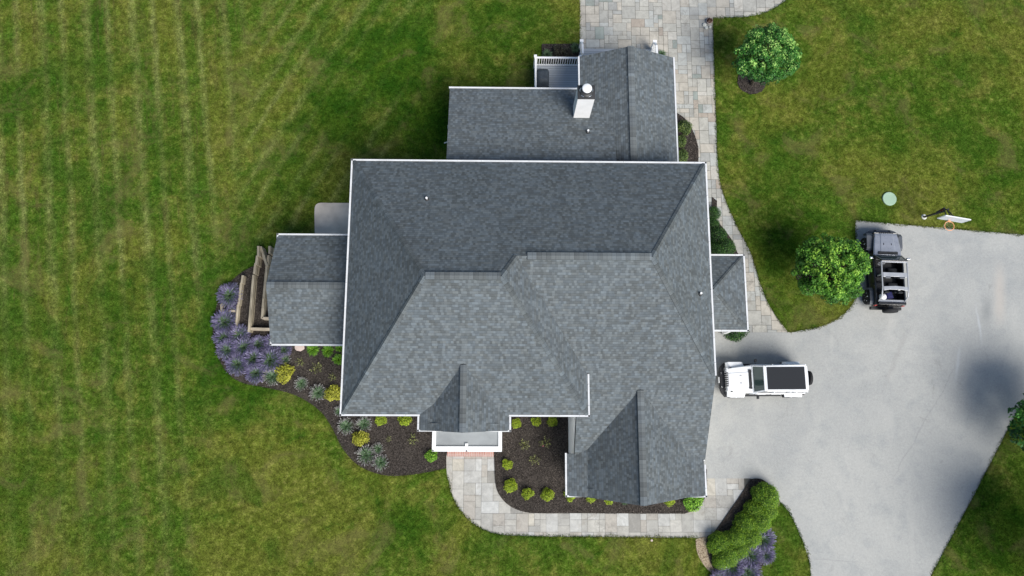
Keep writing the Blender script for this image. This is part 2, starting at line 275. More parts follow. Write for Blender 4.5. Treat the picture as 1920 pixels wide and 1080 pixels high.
# ------------------------------------------------------------------ mesh helpers
def tag(o, label=None, cat=None, group=None, kind=None):
    if label: o['label'] = label
    if cat: o['category'] = cat
    if group: o['group'] = group
    if kind: o['kind'] = kind
    return o
def thing(name, label, cat, loc=(0, 0, 0), rz=0.0, group=None):
    o = bpy.data.objects.new(name, None); C.objects.link(o); o.location = loc; o.rotation_euler = (0, 0, rz); o.empty_display_size = 0.2
    return tag(o, label, cat, group)
class MB:
    def __init__(s): s.v = []; s.f = []; s.uv = []; s.sm = []
    def face(s, pts, uv=None, smooth=False):
        i = len(s.v); s.v += [tuple(p) for p in pts]; s.f.append(tuple(range(i, i+len(pts)))); s.uv.append(uv); s.sm.append(smooth); return s
    def idx(s, verts, faces, smooth=False):
        i = len(s.v); s.v += [tuple(p) for p in verts]
        for f in faces: s.f.append(tuple(i+k for k in f)); s.uv.append(None); s.sm.append(smooth)
        return s
    def box(s, x0, x1, y0, y1, z0, z1, m=None):
        v = [Vector((x, y, z)) for z in (z0, z1) for y in (y0, y1) for x in (x0, x1)]
        if m is not None: v = [m @ p for p in v]
        return s.idx(v, [(0, 2, 3, 1), (4, 5, 7, 6), (0, 1, 5, 4), (2, 6, 7, 3), (0, 4, 6, 2), (1, 3, 7, 5)])
    def bar(s, a, b, w_, h_):
        "square bar from a to b, w_ wide across, h_ tall"
        a, b = Vector(a), Vector(b); d = (b-a).normalized(); sd_ = d.cross(Vector((0, 0, 1)))
        if sd_.length < 1e-3: sd_ = Vector((1, 0, 0))
        sd_.normalize(); up = sd_.cross(d)
        v = []
        for p in (a, b):
            for (i, j) in ((-1, -1), (1, -1), (1, 1), (-1, 1)): v.append(p + sd_*(w_/2*i) + up*(h_/2*j))
        return s.idx(v, [(0, 3, 2, 1), (4, 5, 6, 7), (0, 1, 5, 4), (1, 2, 6, 5), (2, 3, 7, 6), (3, 0, 4, 7)])
    def tube(s, pts, r, n=8, closed=False, cap=True):
        pts = [Vector(p) for p in pts]; rs = r if isinstance(r, (list, tuple)) else [r]*len(pts); rings = []; m = len(pts); prev = None
        for i, p in enumerate(pts):
            d = (pts[(i+1) % m]-pts[i-1]) if closed else (pts[min(i+1, m-1)]-pts[max(i-1, 0)])
            d.normalize(); a = prev if prev is not None else (Vector((0, 0, 1)) if abs(d.z) < 0.9 else Vector((1, 0, 0)))
            a = (a - d*a.dot(d)).normalized(); prev = a; b = d.cross(a)
            rings.append([p + (a*math.cos(t)+b*math.sin(t))*rs[i] for t in [2*math.pi*k/n for k in range(n)]])
        v = [q for rr in rings for q in rr]; fs = []
        for i in range(m if closed else m-1):
            j = (i+1) % m
            for k in range(n): fs.append((i*n+k, i*n+(k+1) % n, j*n+(k+1) % n, j*n+k))
        s.idx(v, fs, True)
        if cap and not closed: s.face(rings[0][::-1]); s.face(rings[-1])
        return s
    def lathe(s, prof, n=24, axis='z', o=(0, 0, 0)):
        o = Vector(o); v = []
        for (r, h) in prof:
            for k in range(n):
                t = 2*math.pi*k/n; c_, s_ = r*math.cos(t), r*math.sin(t)
                v.append(o + (Vector((c_, s_, h)) if axis == 'z' else Vector((c_, h, s_)) if axis == 'y' else Vector((h, c_, s_))))
        fs = [(i*n+k, i*n+(k+1) % n, (i+1)*n+(k+1) % n, (i+1)*n+k) for i in range(len(prof)-1) for k in range(n)]
        s.idx(v, fs, True); s.face(v[:n][::-1]); s.face(v[-n:]); return s
    def prism(s, poly, z0, z1):
        "poly: list of (x, y); extruded in z"
        n = len(poly); s.face([(x, y, z1) for x, y in poly]); s.face([(x, y, z0) for x, y in poly][::-1])
        for i in range(n): a, b = poly[i], poly[(i+1) % n]; s.face([(*a, z0), (*b, z0), (*b, z1), (*a, z1)])
        return s
    def side(s, poly, y0, y1):
        "poly in the x-z plane extruded along y"
        n = len(poly); s.face([(x, y0, z) for x, z in poly]); s.face([(x, y1, z) for x, z in poly][::-1])
        for i in range(n): a, b = poly[i], poly[(i+1) % n]; s.face([(a[0], y0, a[1]), (a[0], y1, a[1]), (b[0], y1, b[1]), (b[0], y0, b[1])])
        return s
    def build(s, name, m, parent=None, bevel=0.0, seg=2):
        me = bpy.data.meshes.new(name); me.from_pydata(s.v, [], s.f); me.materials.append(m)
        if any(u is not None for u in s.uv):
            l = me.uv_layers.new(name='UVMap'); k = 0
            for f, u in zip(s.f, s.uv):
                for j in range(len(f)): l.data[k].uv = u[j] if u else (0, 0); k += 1
        import bmesh
        bm = bmesh.new(); bm.from_mesh(me)
        bmesh.ops.remove_doubles(bm, verts=bm.verts, dist=1e-5)
        bmesh.ops.recalc_face_normals(bm, faces=bm.faces); bm.to_mesh(me); bm.free()
        me.polygons.foreach_set('use_smooth', [any(s.sm)]*len(me.polygons)) if all(s.sm) else None
        if any(s.sm) and not all(s.sm):
            for p in me.polygons: p.use_smooth = len(p.vertices) == 4
        o = bpy.data.objects.new(name, me); C.objects.link(o)
        if parent is not None: o.parent = parent
        if bevel:
            b = o.modifiers.new('bevel', 'BEVEL'); b.width = bevel; b.segments = seg; b.limit_method = 'ANGLE'; b.angle_limit = R(35)
        return o
def np_mesh(name, verts, k, m, parent=None, tint=None, colname=None, col=None):
    "verts (N*k, 3): every k vertices make one face"
    verts = np.asarray(verts, dtype=np.float32).reshape(-1, 3); n = len(verts)//k
    me = bpy.data.meshes.new(name); me.vertices.add(len(verts)); me.vertices.foreach_set('co', verts.ravel())
    me.loops.add(n*k); me.loops.foreach_set('vertex_index', np.arange(n*k, dtype=np.int32))
    me.polygons.add(n); me.polygons.foreach_set('loop_start', np.arange(0, n*k, k, dtype=np.int32)); me.polygons.foreach_set('loop_total', np.full(n, k, dtype=np.int32))
    me.update(calc_edges=True)
    if tint is not None:
        a = me.attributes.new('tint', 'FLOAT', 'POINT'); a.data.foreach_set('value', np.repeat(np.asarray(tint, dtype=np.float32), k))
    if col is not None:
        a = me.attributes.new(colname, 'FLOAT_COLOR', 'POINT'); cc = np.ones((n*k, 4), dtype=np.float32); cc[:, :3] = np.repeat(np.asarray(col, dtype=np.float32), k, axis=0); a.data.foreach_set('color', cc.ravel())
    me.materials.append(m); o = bpy.data.objects.new(name, me); C.objects.link(o)
    if parent is not None: o.parent = parent
    return o
def copy_tree(o, parent=None):
    c = o.copy(); C.objects.link(c); c.parent = parent
    for ch in list(o.children): copy_tree(ch, c)
    return c

# curves in plan
def spl(pts, step=6):
    out = []; n = len(pts)
    for i in range(n-1):
        p0, p1, p2, p3 = pts[max(i-1, 0)], pts[i], pts[i+1], pts[min(i+2, n-1)]
        for k in range(step):
            t = k/step; out.append(tuple(0.5*((2*p1[j]) + (-p0[j]+p2[j])*t + (2*p0[j]-5*p1[j]+4*p2[j]-p3[j])*t*t + (-p0[j]+3*p1[j]-3*p2[j]+p3[j])*t**3) for j in (0, 1)))
    out.append(pts[-1]); return out
def g2(pts): return [tuple(at(x, y))[:2] for x, y in pts]
def sheet(name, outer, m, z, holes=(), skirt=0.0, kind='structure'):
    polys = [[Vector((x, y, 0)) for x, y in outer]] + [[Vector((x, y, 0)) for x, y in h] for h in holes]
    flat = [v for p in polys for v in p]; tri = tessellate_polygon(polys)
    mb = MB(); mb.idx([(v.x, v.y, z) for v in flat], tri)
    if skirt:
        for p in polys:
            for i in range(len(p)): a, b = p[i], p[(i+1) % len(p)]; mb.face([(a.x, a.y, z-skirt), (b.x, b.y, z-skirt), (b.x, b.y, z), (a.x, a.y, z)])
    o = mb.build(name, m)
    me = o.data
    for f in me.polygons:                                # horizontal faces look up
        if abs(f.normal.z) > 0.5 and f.normal.z < 0: f.flip()
    tag(o, kind=kind); return o
def inside(P, poly):
    x, y = P[:, 0], P[:, 1]; r = np.zeros(len(P), bool); n = len(poly)
    for i in range(n):
        x1, y1 = poly[i]; x2, y2 = poly[(i+1) % n]
        if y1 == y2: continue
        c_ = ((y1 > y) != (y2 > y)) & (x < (x2-x1)*(y-y1)/(y2-y1)+x1); r ^= c_
    return r

# ================================================================== THE GROUND
bedW = spl([(478, 498), (455, 510), (432, 530), (412, 560), (400, 605), (404, 650), (420, 690), (450, 716), (500, 727), (545, 738), (580, 755), (607, 778), (625, 806), (641, 838), (662, 864), (690, 882), (730, 892), (780, 889), (837, 878)])
walkW = spl([(838, 890), (848, 930), (868, 964), (898, 989), (935, 1002), (1000, 1006)]) + [(1308, 1009)]
tanW = spl([(1304, 1012), (1307, 1036), (1320, 1060), (1345, 1085), (1372, 1110), (1390, 1200)])
drvE = [(1560, 1400), (1745, 1080), (1820, 940), (1895, 795), (1985, 640), (2180, 462)]
drvN = [(1920, 440), (1603, 413)]
drvC = spl([(1604, 500), (1605, 545), (1597, 572), (1570, 597), (1535, 613), (1480, 623)])
pathE = spl([(1478, 623), (1447, 580), (1427, 535), (1408, 475), (1380, 420), (1357, 365), (1347, 315), (1343, 220), (1340, 130), (1337, 35)])
arcN = spl([(1337, 35), (1400, 32), (1440, 22), (1475, 0), (1500, -30)]) + [(1540, -400)]
hole = [(1087, -400), (1087, 82), (1015, 84), (1015, 112), (1040, 150), (1000, 330), (760, 340), (700, 385), (600, 380), (592, 384), (590, 392), (590, 438), (600, 460), (560, 480), (520, 470), (500, 462), (486, 460)] + bedW + walkW + tanW + drvE + drvN + drvC + pathE + arcN
holeW = g2(hole)
BIG = 700.0
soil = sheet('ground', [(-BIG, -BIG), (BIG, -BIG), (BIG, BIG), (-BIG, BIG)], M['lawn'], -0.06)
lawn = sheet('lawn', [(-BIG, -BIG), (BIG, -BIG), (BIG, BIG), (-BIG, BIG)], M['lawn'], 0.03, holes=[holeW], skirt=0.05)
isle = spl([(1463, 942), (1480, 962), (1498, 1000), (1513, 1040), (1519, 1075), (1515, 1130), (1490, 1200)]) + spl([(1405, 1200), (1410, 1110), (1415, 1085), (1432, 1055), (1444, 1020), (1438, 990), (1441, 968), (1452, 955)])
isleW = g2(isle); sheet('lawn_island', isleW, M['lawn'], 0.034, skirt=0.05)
base = sheet('paving_base', g2([(1086, -360), (1560, -360), (1520, 0), (1340, 60), (1490, 640), (1400, 1020), (1000, 1012), (880, 1000), (836, 900), (836, 800), (1040, 700), (1200, 300), (1086, 250)]), M['joint'], -0.012)
# flagstones laid in random rectangles
def flags(name, x0, x1, y0, y1, u, sizes, pal, keep, seed, gap=0.012):
    rnd = random.Random(seed); nx, ny = int((x1-x0)/u), int((y1-y0)/u); occ = [[False]*nx for _ in range(ny)]; V = []; col = []
    for j in range(ny):
        for i in range(nx):
            if occ[j][i]: continue
            opts = [s_ for s_ in sizes if i+s_[0] <= nx and j+s_[1] <= ny and not any(occ[j+b][i+a] for a in range(s_[0]) for b in range(s_[1]))]
            a, b = rnd.choice([o_ for o_ in opts for _ in range(o_[2])])[:2]
            for q in range(b):
                for p_ in range(a): occ[j+q][i+p_] = True
            X0, Y0, X1, Y1 = x0+i*u, y0+j*u, x0+(i+a)*u, y0+(j+b)*u
            if not keep(X0, Y0, X1, Y1): continue
            g_ = gap*rnd.uniform(0.4, 1.0); h_ = rnd.uniform(0, 0.004)
            V += [(X0+g_, Y0+g_, h_), (X1-g_, Y0+g_, h_), (X1-g_, Y1-g_, h_), (X0+g_, Y1-g_, h_)]
            c0 = pal[rnd.choices(range(len(pal)), [p[3] for p in pal])[0]]; k = rnd.uniform(0.93, 1.07); av = (0.41, 0.395, 0.35); lu = sum(c0[:3])/3; col.append([(v*.6+lu*.4)*k*w_ for v, w_ in zip(c0[:3], (1.03, 1.0, .94))])
    return tag(np_mesh(name, V, 4, M['slab'], None, None, 'slab', col), kind='structure')
palA = [(0.40, 0.40, 0.365, 6), (0.345, 0.35, 0.33, 5), (0.42, 0.39, 0.335, 5), (0.30, 0.315, 0.315, 3), (0.38, 0.41, 0.41, 4), (0.36, 0.30, 0.245, 1), (0.24, 0.30, 0.285, 0.7), (0.44, 0.43, 0.395, 3)]
palB = [(0.40, 0.395, 0.37, 6), (0.35, 0.35, 0.335, 5), (0.37, 0.345, 0.31, 4), (0.42, 0.43, 0.43, 4), (0.27, 0.265, 0.25, 1.5), (0.47, 0.44, 0.37, 0.8), (0.44, 0.46, 0.47, 1.5)]
sizes = [(2, 2, 5), (2, 3, 3), (3, 2, 4), (1, 2, 3), (2, 1, 3), (1, 1, 1), (3, 3, 1)]
patio = flags('patio_paving', 4.2, 20.5, 5.0, 34.5, 0.262, sizes, palA, lambda a, b, c_, d: not (b < 19.6 and c_ < 8.4) and d > 5.0, 3)
sw = at(1345, 625)
frontp = flags('front_walk', -3.1, 12.6, -5.7, -1.2, 0.30, [(2, 2, 6), (2, 3, 3), (3, 2, 2), (2, 1, 2), (1, 2, 1), (1, 1, 1)], palB, lambda a, b, c_, d: True, 5, 0.008)
lines = sheet('driveway', g2([(1230, 624.5), (1480, 623)] + drvC[::-1][1:] + [(1603, 413), (1920, 440), (2180, 462)] + drvE[::-1][1:-1] + [(1560, 1400), (1480, 1250)] + isle[:40][::-1][5:] + [(1450, 922), (1432, 902), (1405, 897), (1220, 897)]), M['drive'], 0.014)
# mulch beds lie on top
def chips(poly, z, n, seed, smin=0.02, smax=0.06, m=None, name='mulch_chips'):
    r = np.random.default_rng(seed); P = np.array(poly); lo, hi = P.min(0), P.max(0); q = r.uniform(lo, hi, (n, 2)); q = q[inside(q, poly)]; n = len(q)
    a = r.uniform(0, np.pi, n); l = r.uniform(smin, smax, n); w_ = l*r.uniform(0.25, 0.6, n); tz = r.normal(0, 0.35, (n, 2))
    ux = np.stack([np.cos(a), np.sin(a), tz[:, 0]], 1)*l[:, None]/2; uy = np.stack([-np.sin(a), np.cos(a), tz[:, 1]], 1)*w_[:, None]/2
    c_ = np.column_stack([q, np.full(n, z)+r.uniform(0.004, 0.03, n)])
    V = np.stack([c_-ux-uy, c_+ux-uy, c_+ux+uy, c_-ux+uy], 1)
    return V.reshape(-1, 3), r.uniform(0, 1, n)**2.2
def bed(poly, n, seed, z=0.05, m='mulch', skirt=0.06, name='mulch_bed'):
    w_ = g2(poly); o = sheet(name, w_, M[m], z, skirt=skirt); V, t = chips(w_, z, n, seed)
    if m == 'mulch': tag(np_mesh('mulch_chips', V, 4, M['chip'], None, t), kind='stuff')
    return o
bedWpoly = bedW + [(837, 842), (850, 800), (700, 700), (680, 560), (530, 480), (506, 470)]
bed(bedWpoly, 26000, 1)
bed([(926, 840), (928, 898)] + spl([(928, 898), (934, 924), (955, 948), (990, 961), (1040, 962)]) + spl([(1283, 963), (1300, 957), (1315, 945), (1325, 925)]) + [(1325, 880), (1150, 800), (1000, 740), (930, 770)], 14000, 2)
hedgebed = spl([(1407, 899), (1420, 897), (1434, 902), (1450, 920), (1462, 942), (1452, 956), (1441, 968), (1438, 990), (1444, 1020), (1432, 1055), (1415, 1085), (1408, 1130), (1400, 1180)]) + [(1375, 1180)] + spl([(1362, 1110), (1345, 1078), (1330, 1050), (1324, 1010), (1340, 996), (1366, 960), (1388, 928), (1407, 899)])
bed(hedgebed, 6000, 3, 0.052)
bed(tanW + [(1375, 1180), (1352, 1090), (1331, 1050), (1325, 1022), (1326, 1006), (1308, 1009)], 10, 4, 0.040, 'tan', name='wood_chip_strip')
bed(spl([(1268, 212), (1283, 222), (1296, 240), (1305, 262), (1309, 280), (1309, 310)]) + [(1255, 315), (1250, 220)], 1800, 5, 0.05)
bed([(1335, 370), (1344, 377), (1342, 412), (1356, 428), (1372, 450), (1385, 480), (1330, 482)], 800, 6, 0.05)
bed([(1016, 83), (1086, 83), (1086, 118), (1016, 118)], 900, 7, 0.05)
def ring(px, py, r, seed):
    c_ = at(px, py); rr = random.Random(seed); poly = [(c_.x+r*(1+0.04*rr.uniform(-1, 1))*math.cos(t), c_.y+r*(1+0.04*rr.uniform(-1, 1))*math.sin(t)) for t in [2*math.pi*k/36 for k in range(36)]]
    sheet('mulch_ring', poly, M['mulch'], 0.05, skirt=0.03); V, t = chips(poly, 0.05, 900, seed); tag(np_mesh('mulch_chips', V, 4, M['chip'], None, t), kind='stuff')
ring(1409, 152, 0.82, 21); ring(1521, 517, 0.84, 22)
pad = spl([(591, 450), (590, 400), (592, 386), (600, 381), (620, 381)]) + [(700, 381), (700, 470)]
sheet('concrete_pad', g2(pad), M['pad'], 0.055, skirt=0.06)
# grass blades
def grass(n, seed):
    r = np.random.default_rng(seed); q = np.column_stack([r.uniform(-31, 33, n), r.uniform(-9.5, 27, n)])
    out = ~inside(q, holeW) | inside(q, isleW)
    for px, py, rr in ((1409, 152, 0.84), (1521, 517, 0.86)):
        c_ = at(px, py); out &= (q[:, 0]-c_.x)**2+(q[:, 1]-c_.y)**2 > rr*rr
    q = q[out]; n = len(q); a = r.uniform(0, 2*np.pi, n); lean = r.uniform(0.2, 1.0, n)*0.05; h_ = r.uniform(0.03, 0.075, n); w_ = r.uniform(0.006, 0.014, n)
    base_ = np.column_stack([q, np.full(n, 0.025)]); sd_ = np.stack([-np.sin(a), np.cos(a), np.zeros(n)], 1)*w_[:, None]
    tip = base_ + np.stack([np.cos(a)*lean, np.sin(a)*lean, h_], 1)
    V = np.stack([base_-sd_, base_+sd_, tip], 1).reshape(-1, 3); return V, r.normal(1.12, 0.28, n).clip(0.4, 2.2)
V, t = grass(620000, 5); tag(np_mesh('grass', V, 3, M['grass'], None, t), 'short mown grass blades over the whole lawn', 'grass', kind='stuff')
def edge_grass(pts, n, seed):
    "longer blades hanging over the cut edges"
    r = np.random.default_rng(seed); P = np.array(pts); seg = np.linalg.norm(P[1:]-P[:-1], axis=1); cs = np.concatenate([[0], np.cumsum(seg)]); t = r.uniform(0, cs[-1], n)
    i = np.clip(np.searchsorted(cs, t)-1, 0, len(seg)-1); f = ((t-cs[i])/seg[i])[:, None]; q = P[i]*(1-f)+P[i+1]*f + r.normal(0, 1, (n, 2))*(0.02+0.05*np.abs(np.sin(t*1.7)+np.sin(t*4.3))[:, None]*.6)
    a = r.uniform(0, 2*np.pi, n); lean = r.uniform(0.02, 0.09, n); h_ = r.uniform(0.03, 0.09, n); w_ = r.uniform(0.006, 0.014, n)
    b = np.column_stack([q, np.full(n, 0.02)]); sd_ = np.stack([-np.sin(a), np.cos(a), np.zeros(n)], 1)*w_[:, None]; tip = b+np.stack([np.cos(a)*lean, np.sin(a)*lean, h_], 1)
    return np.stack([b-sd_, b+sd_, tip], 1).reshape(-1, 3), r.normal(1.0, 0.3, n).clip(0.4, 2)
VV = []; TT = []
for k, (pl, n) in enumerate([(bedW, 2500), (walkW, 3000), (drvE[1:5], 2500), (drvN + drvC, 4200), (pathE, 3500), (arcN[:-1], 1200), (isle[:45], 2200), ([(1087, -20), (1087, 82)], 500)]):
    a, b = edge_grass(g2(pl), n, 40+k); VV.append(a); TT.append(b)
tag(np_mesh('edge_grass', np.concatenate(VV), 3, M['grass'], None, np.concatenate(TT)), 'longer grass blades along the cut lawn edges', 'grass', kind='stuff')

# ================================================================== THE HOUSE
E_, YN, YS, XW, XM, XE = 5.3, 12.68, 0.56, -7.26, 3.99, 9.8
PS, PN, PE = 0.64, 0.57, 0.912
zA = lambda y: E_ + PS*(y-YS)
zB = lambda y: zA(y) - 1.22
YR = 6.27; ZR = zA(YR); YR2 = 7.278; ZR2 = zB(YR2)
xw = XW+(ZR-E_)/PE; xm = XM-(ZR-E_)/PE; xj = XM-(ZR2-E_)/PE; xe = XE-(ZR2-E_)/PE
house = thing('house', 'large white house with dark grey shingled hip roof and several gabled wings', 'house', (1.2, 4.5, 0))
class HB(MB):
    def build(s, name, m, parent=None, **k):
        o = MB.build(s, name, m, parent, **k)
        if parent is house: o.location = -house.location
        return o
def rface(mb, pts, th=0.09):
    pts = [Vector(p) for p in pts]; n = Vector((0, 0, 0))
    for i in range(len(pts)): n += (pts[i]-pts[0]).cross(pts[(i+1) % len(pts)]-pts[0])
    n.normalize()
    if n.z < 0: pts.reverse(); n = -n
    u = Vector((-n.y, n.x, 0)); u = u.normalized() if u.length > 1e-4 else Vector((1, 0, 0)); v = n.cross(u)
    uv = [(p.dot(u)+60, p.dot(v)+60) for p in pts]; mb.face(pts, uv)
    lo = [p-Vector((0, 0, th)) for p in pts]; mb.face(lo[::-1], [(0, 0)]*len(lo))
    for i in range(len(pts)): j = (i+1) % len(pts); mb.face([lo[i], lo[j], pts[j], pts[i]], [(0.02, 0.1)]*4)
def cap(mb, a, b, wl, dl, wr, dr, lift=0.035):
    "ridge cap: a..b ridge line; wl/wr horizontal vectors to each side, dl/dr the drop per metre"
    a, b = Vector(a), Vector(b); L_ = (b-a).length; up = Vector((0, 0, lift)); mb = HB()
    for wv, dz in ((Vector(wl), dl), (Vector(wr), dr)):
        o = wv*1.0; o.z = -0.28*dz*wv.length; o2 = wv*1.0; o2.z = -dz*wv.length-.02
        mb.face([a+up, b+up, b+o+up, a+o+up], [(0, 0), (L_, 0), (L_, .2), (0, .2)])
        mb.face([a+o+up, b+o+up, b+o2, a+o2], [(0.003, 0)]*4)  # cap sides take the dark seam tone, a painted shadow line
        for q in (a, b): mb.face([q+up, q+o+up, q+o2, q-up*3], [(0.003, 0)]*4)
    mb.build('ridge_cap', M['cap'], house)
def gut(mb, a, b, w_=0.078, h_=0.13):
    a, b = Vector(a), Vector(b); d = (b-a).normalized(); n = 1 + int((b-a).length/1.2)
    mb.bar(a, b, w_, h_)
    for i in range(n):                                  # hanger straps
        p = a.lerp(b, (i+0.5)/n); mb.bar(p-d*0.02+Vector((0, 0, h_/2+0.004)), p+d*0.02+Vector((0, 0, h_/2+0.004)), w_*0.9, 0.02)
# main hip roof
rf = HB()
g_ = 0.09                                               # the gutter sits outside the shingles
rface(rf, [(XW+g_, YN-g_, E_+.05), (XE-g_, YN-g_, E_+.05), (xe, YR2, ZR2), (xj, YR2, ZR2), (xm, YR, ZR), (xw, YR, ZR)])
rface(rf, [(XW+g_, YN-g_, E_+.05), (xw, YR, ZR), (XW+g_, YS+g_, E_+.05)])
rface(rf, [(XW+g_, YS+g_, E_+.05), (xw, YR, ZR), (xm, YR, ZR), (XM-g_, YS+g_, E_+.05)])
yv = YS + 1.22/PS                                       # where the lower plane meets the eave height
rface(rf, [(xm, YR, ZR), (xj, YR2, ZR2), (XM-g_, yv, E_+.05), (XM-g_, YS+g_, E_+.05)])
rface(rf, [(XE-g_, YN-g_, E_+.05), (XE-g_, yv, E_+.05), (xe, YR2, ZR2)])
main = rf.build('main_roof', M['shingle'], house)
rf = HB(); XB = 3.50; yb = -1.40
rface(rf, [(xj-.3, YR2, ZR2), (xe, YR2, ZR2), (XE-.02, yv, E_+.02), (XE-.02, yb, zB(yb)), (XB, yb+.02, zB(yb+.02)), (XB, yv+.3, zB(yv+.3))])
low = rf.build('lower_roof', M['shingle'], house)
cp = HB()
def capx(x0, x1, y, z, s1, s2, w_=0.155, lift=.035): cap(cp, (x0, y, z), (x1, y, z), (0, w_, 0), s1, (0, -w_, 0), s2, lift)
def capy(y0, y1, x, z, s1, s2, w_=0.155, lift=.035): cap(cp, (x, y0, z), (x, y1, z), (w_, 0, 0), s1, (-w_, 0, 0), s2, lift)
capx(xw+.05, xm-.05, YR, ZR, PN, PS); capx(xj+.45, xe-.05, YR2, ZR2, PN, PS)
hp_ = HB()
def hip(a, b, n1, n2, w_=0.13):
    "hip cap laid on two planes given by their upward normals"
    a, b = Vector(a), Vector(b); d = (b-a).normalized(); L_ = (b-a).length; up = Vector((0, 0, .03))
    for nn, sg in ((n1, 1), (n2, -1)):
        nn = Vector(nn).normalized(); o = nn.cross(d).normalized()*w_
        if o.z > 0: o = -o
        hp_.face([a+up, b+up, b+o+up, a+o+up], [(0, 0), (L_, 0), (L_, .2), (0, .2)])
nS, nN, nW, nE = (0, -PS, 1), (0, PN, 1), (-PE, 0, 1), (PE, 0, 1)
hip((xw, YR, ZR), (XW+g_, YN-g_, E_+.05), nN, nW); hip((xw, YR, ZR), (XW+g_, YS+g_, E_+.05), nS, nW)
hip((xm, YR, ZR), (XM-g_, YS+g_, E_+.05), nS, nE); hip((xm, YR, ZR), (xj, YR2, ZR2), nN, nE)
hip((xe, YR2, ZR2), (XE-g_, YN-g_, E_+.05), nN, nE); hip((xe, YR2, ZR2), (XE-g_, yv, E_+.05), nS, nE)
# small entry gable
sgx0, sgx1, sgr, sgz, sgy = -3.77, 0.44, -1.665, 6.75, -0.10
rf = HB(); sl = (sgz-E_)/(sgr-sgx0)
prof = [(sgx0+g_, E_+.04), (sgx0+.75, E_+.34), (sgr, sgz), (sgx1-.75, E_+.34), (sgx1-g_, E_+.04)]
def profroof(mb, prof, y0s, y1s):
    for i in range(len(prof)-1):
        (xa, za), (xb, zb) = prof[i], prof[i+1]; rface(mb, [(xa, y0s[i], za), (xb, y0s[i+1], zb), (xb, y1s[i+1], zb), (xa, y1s[i], za)])
profroof(rf, prof, [sgy+.03, sgy+.02, sgy-.05, sgy+.02, sgy+.03], [YS+.3, YS+1.2, 3.1, YS+1.2, YS+.3])
rf.build('entry_gable_roof', M['shingle'], house)
cap(cp, (sgr, sgy-.04, sgz), (sgr, 2.75, sgz), (.14, 0, 0), sl, (-.14, 0, 0), sl, .022)
# garage gable
gx0, gx1, gz, gr, grz = 3.05, 9.8, 2.8, 6.39, 4.9
rf = HB(); ge = -3.13
prof = [(gx0+g_, gz+.04), (gx0+1.05, gz+.33), (gr, grz), (gx1-1.05, gz+.33), (gx1-g_, gz+.04)]
gy = [ge+.04, ge-.0, ge-.22, ge-.0, ge+.04]
(xa, za), (xb, zb) = prof[0], prof[1]; t_ = (XB-xa)/(xb-xa); zc = za+(zb-za)*t_
rface(rf, [(xa, gy[0], za), (XB, gy[0]-.02, zc), (XB, -1.13, zc), (xa, -1.13, za)])
rface(rf, [(XB, gy[0]-.02, zc), (xb, gy[1], zb), (xb, 0.2, zb), (XB, 0.2, zc)])
rface(rf, [(xb, gy[1], zb), (gr, gy[2], grz), (gr, 2.2, grz), (xb, 0.2, zb)])
(xa, za), (xb, zb) = prof[3], prof[4]
rface(rf, [(gr, gy[2], grz), (xa, gy[3], za), (xa, 0.2, za), (gr, 2.2, grz)])
rface(rf, [(xa, gy[3], za), (xb, gy[4], zb), (xb, -1.35, zb), (xa, -0.6, za)])
rf.build('garage_roof', M['shingle'], house)
sl = (grz-gz-.33)/(gr-gx0-1.05); cap(cp, (gr, gy[2]+.02, grz), (gr, 1.78, grz), (.155, 0, 0), sl, (-.155, 0, 0), sl)
# back wing lean-to and back gable
bgx0, bgx1, bgz, bgr, bgrz, bgy = 3.94, 8.98, 3.2, 6.46, 4.42, 19.2
rf = HB(); zl = lambda y: 3.2 + 0.29*(17.46-y)
rface(rf, [(-2.78, 17.46-g_, 3.23), (4.6, 17.46-g_, 3.23), (5.6, 14.9, zl(14.9)), (5.6, 12.3, zl(12.3)), (-2.78, 12.3, zl(12.3))])
rf.build('back_wing_roof', M['shingle'], house)
rf = HB(); sl = (bgrz-bgz)/(bgr-bgx0)
profroof(rf, [(bgx0+.03, bgz+.03), (bgr, bgrz), (bgx1-g_, bgz+.04)], [12.2]*3, [bgy+.02, bgy+.0, bgy+.02])
rf.build('back_gable_roof', M['shingle'], house)
cap(cp, (bgr, 12.3, bgrz), (bgr, bgy, bgrz), (.155, 0, 0), sl, (-.155, 0, 0), sl)
# west wing
wx, wz, wyn, wys, wyr, wzr = -11.27, 3.0, 9.59, 3.96, 6.72, 4.32
rf = HB()
rface(rf, [(wx+.02, wyn-g_, wz+.04), (wx+.02, wyr, wzr), (-6.9, wyr, wzr), (-6.9, wyn-g_, wz+.04)])
rface(rf, [(wx+.02, wys+g_, wz+.04), (wx+.02, wyr, wzr), (-6.9, wyr, wzr), (-6.9, wys+g_, wz+.04)])
rf.build('west_wing_roof', M['shingle'], house); sl = (wzr-wz)/(wyr-wys); capx(wx+.04, -6.9, wyr, wzr, sl, sl)
# east side porch hip
px1, pz, pyn, pys = 12.16, 3.0, 8.68, 4.77; pm = (pyn+pys)/2; pr = pz+1.0
rf = HB()
rface(rf, [(9.3, pyn-g_, pz+.04), (px1-g_, pyn-g_, pz+.04), (10.25, pm, pr), (9.3, pm, pr)])
rface(rf, [(px1-g_, pyn-g_, pz+.04), (px1-g_, pys+g_, pz+.04), (10.25, pm, pr)])
rface(rf, [(9.3, pys+g_, pz+.04), (px1-g_, pys+g_, pz+.04), (10.25, pm, pr), (9.3, pm, pr)])
rf.build('side_porch_roof', M['shingle'], house)
hip((10.25, pm, pr), (px1-g_, pyn-g_, pz+.04), (0, .5, 1), (.5, 0, 1), .1); hip((10.25, pm, pr), (px1-g_, pys+g_, pz+.04), (0, -.5, 1), (.5, 0, 1), .1)
hp_.build('hip_cap', M['hipcap'], house)
# gutters and white edges

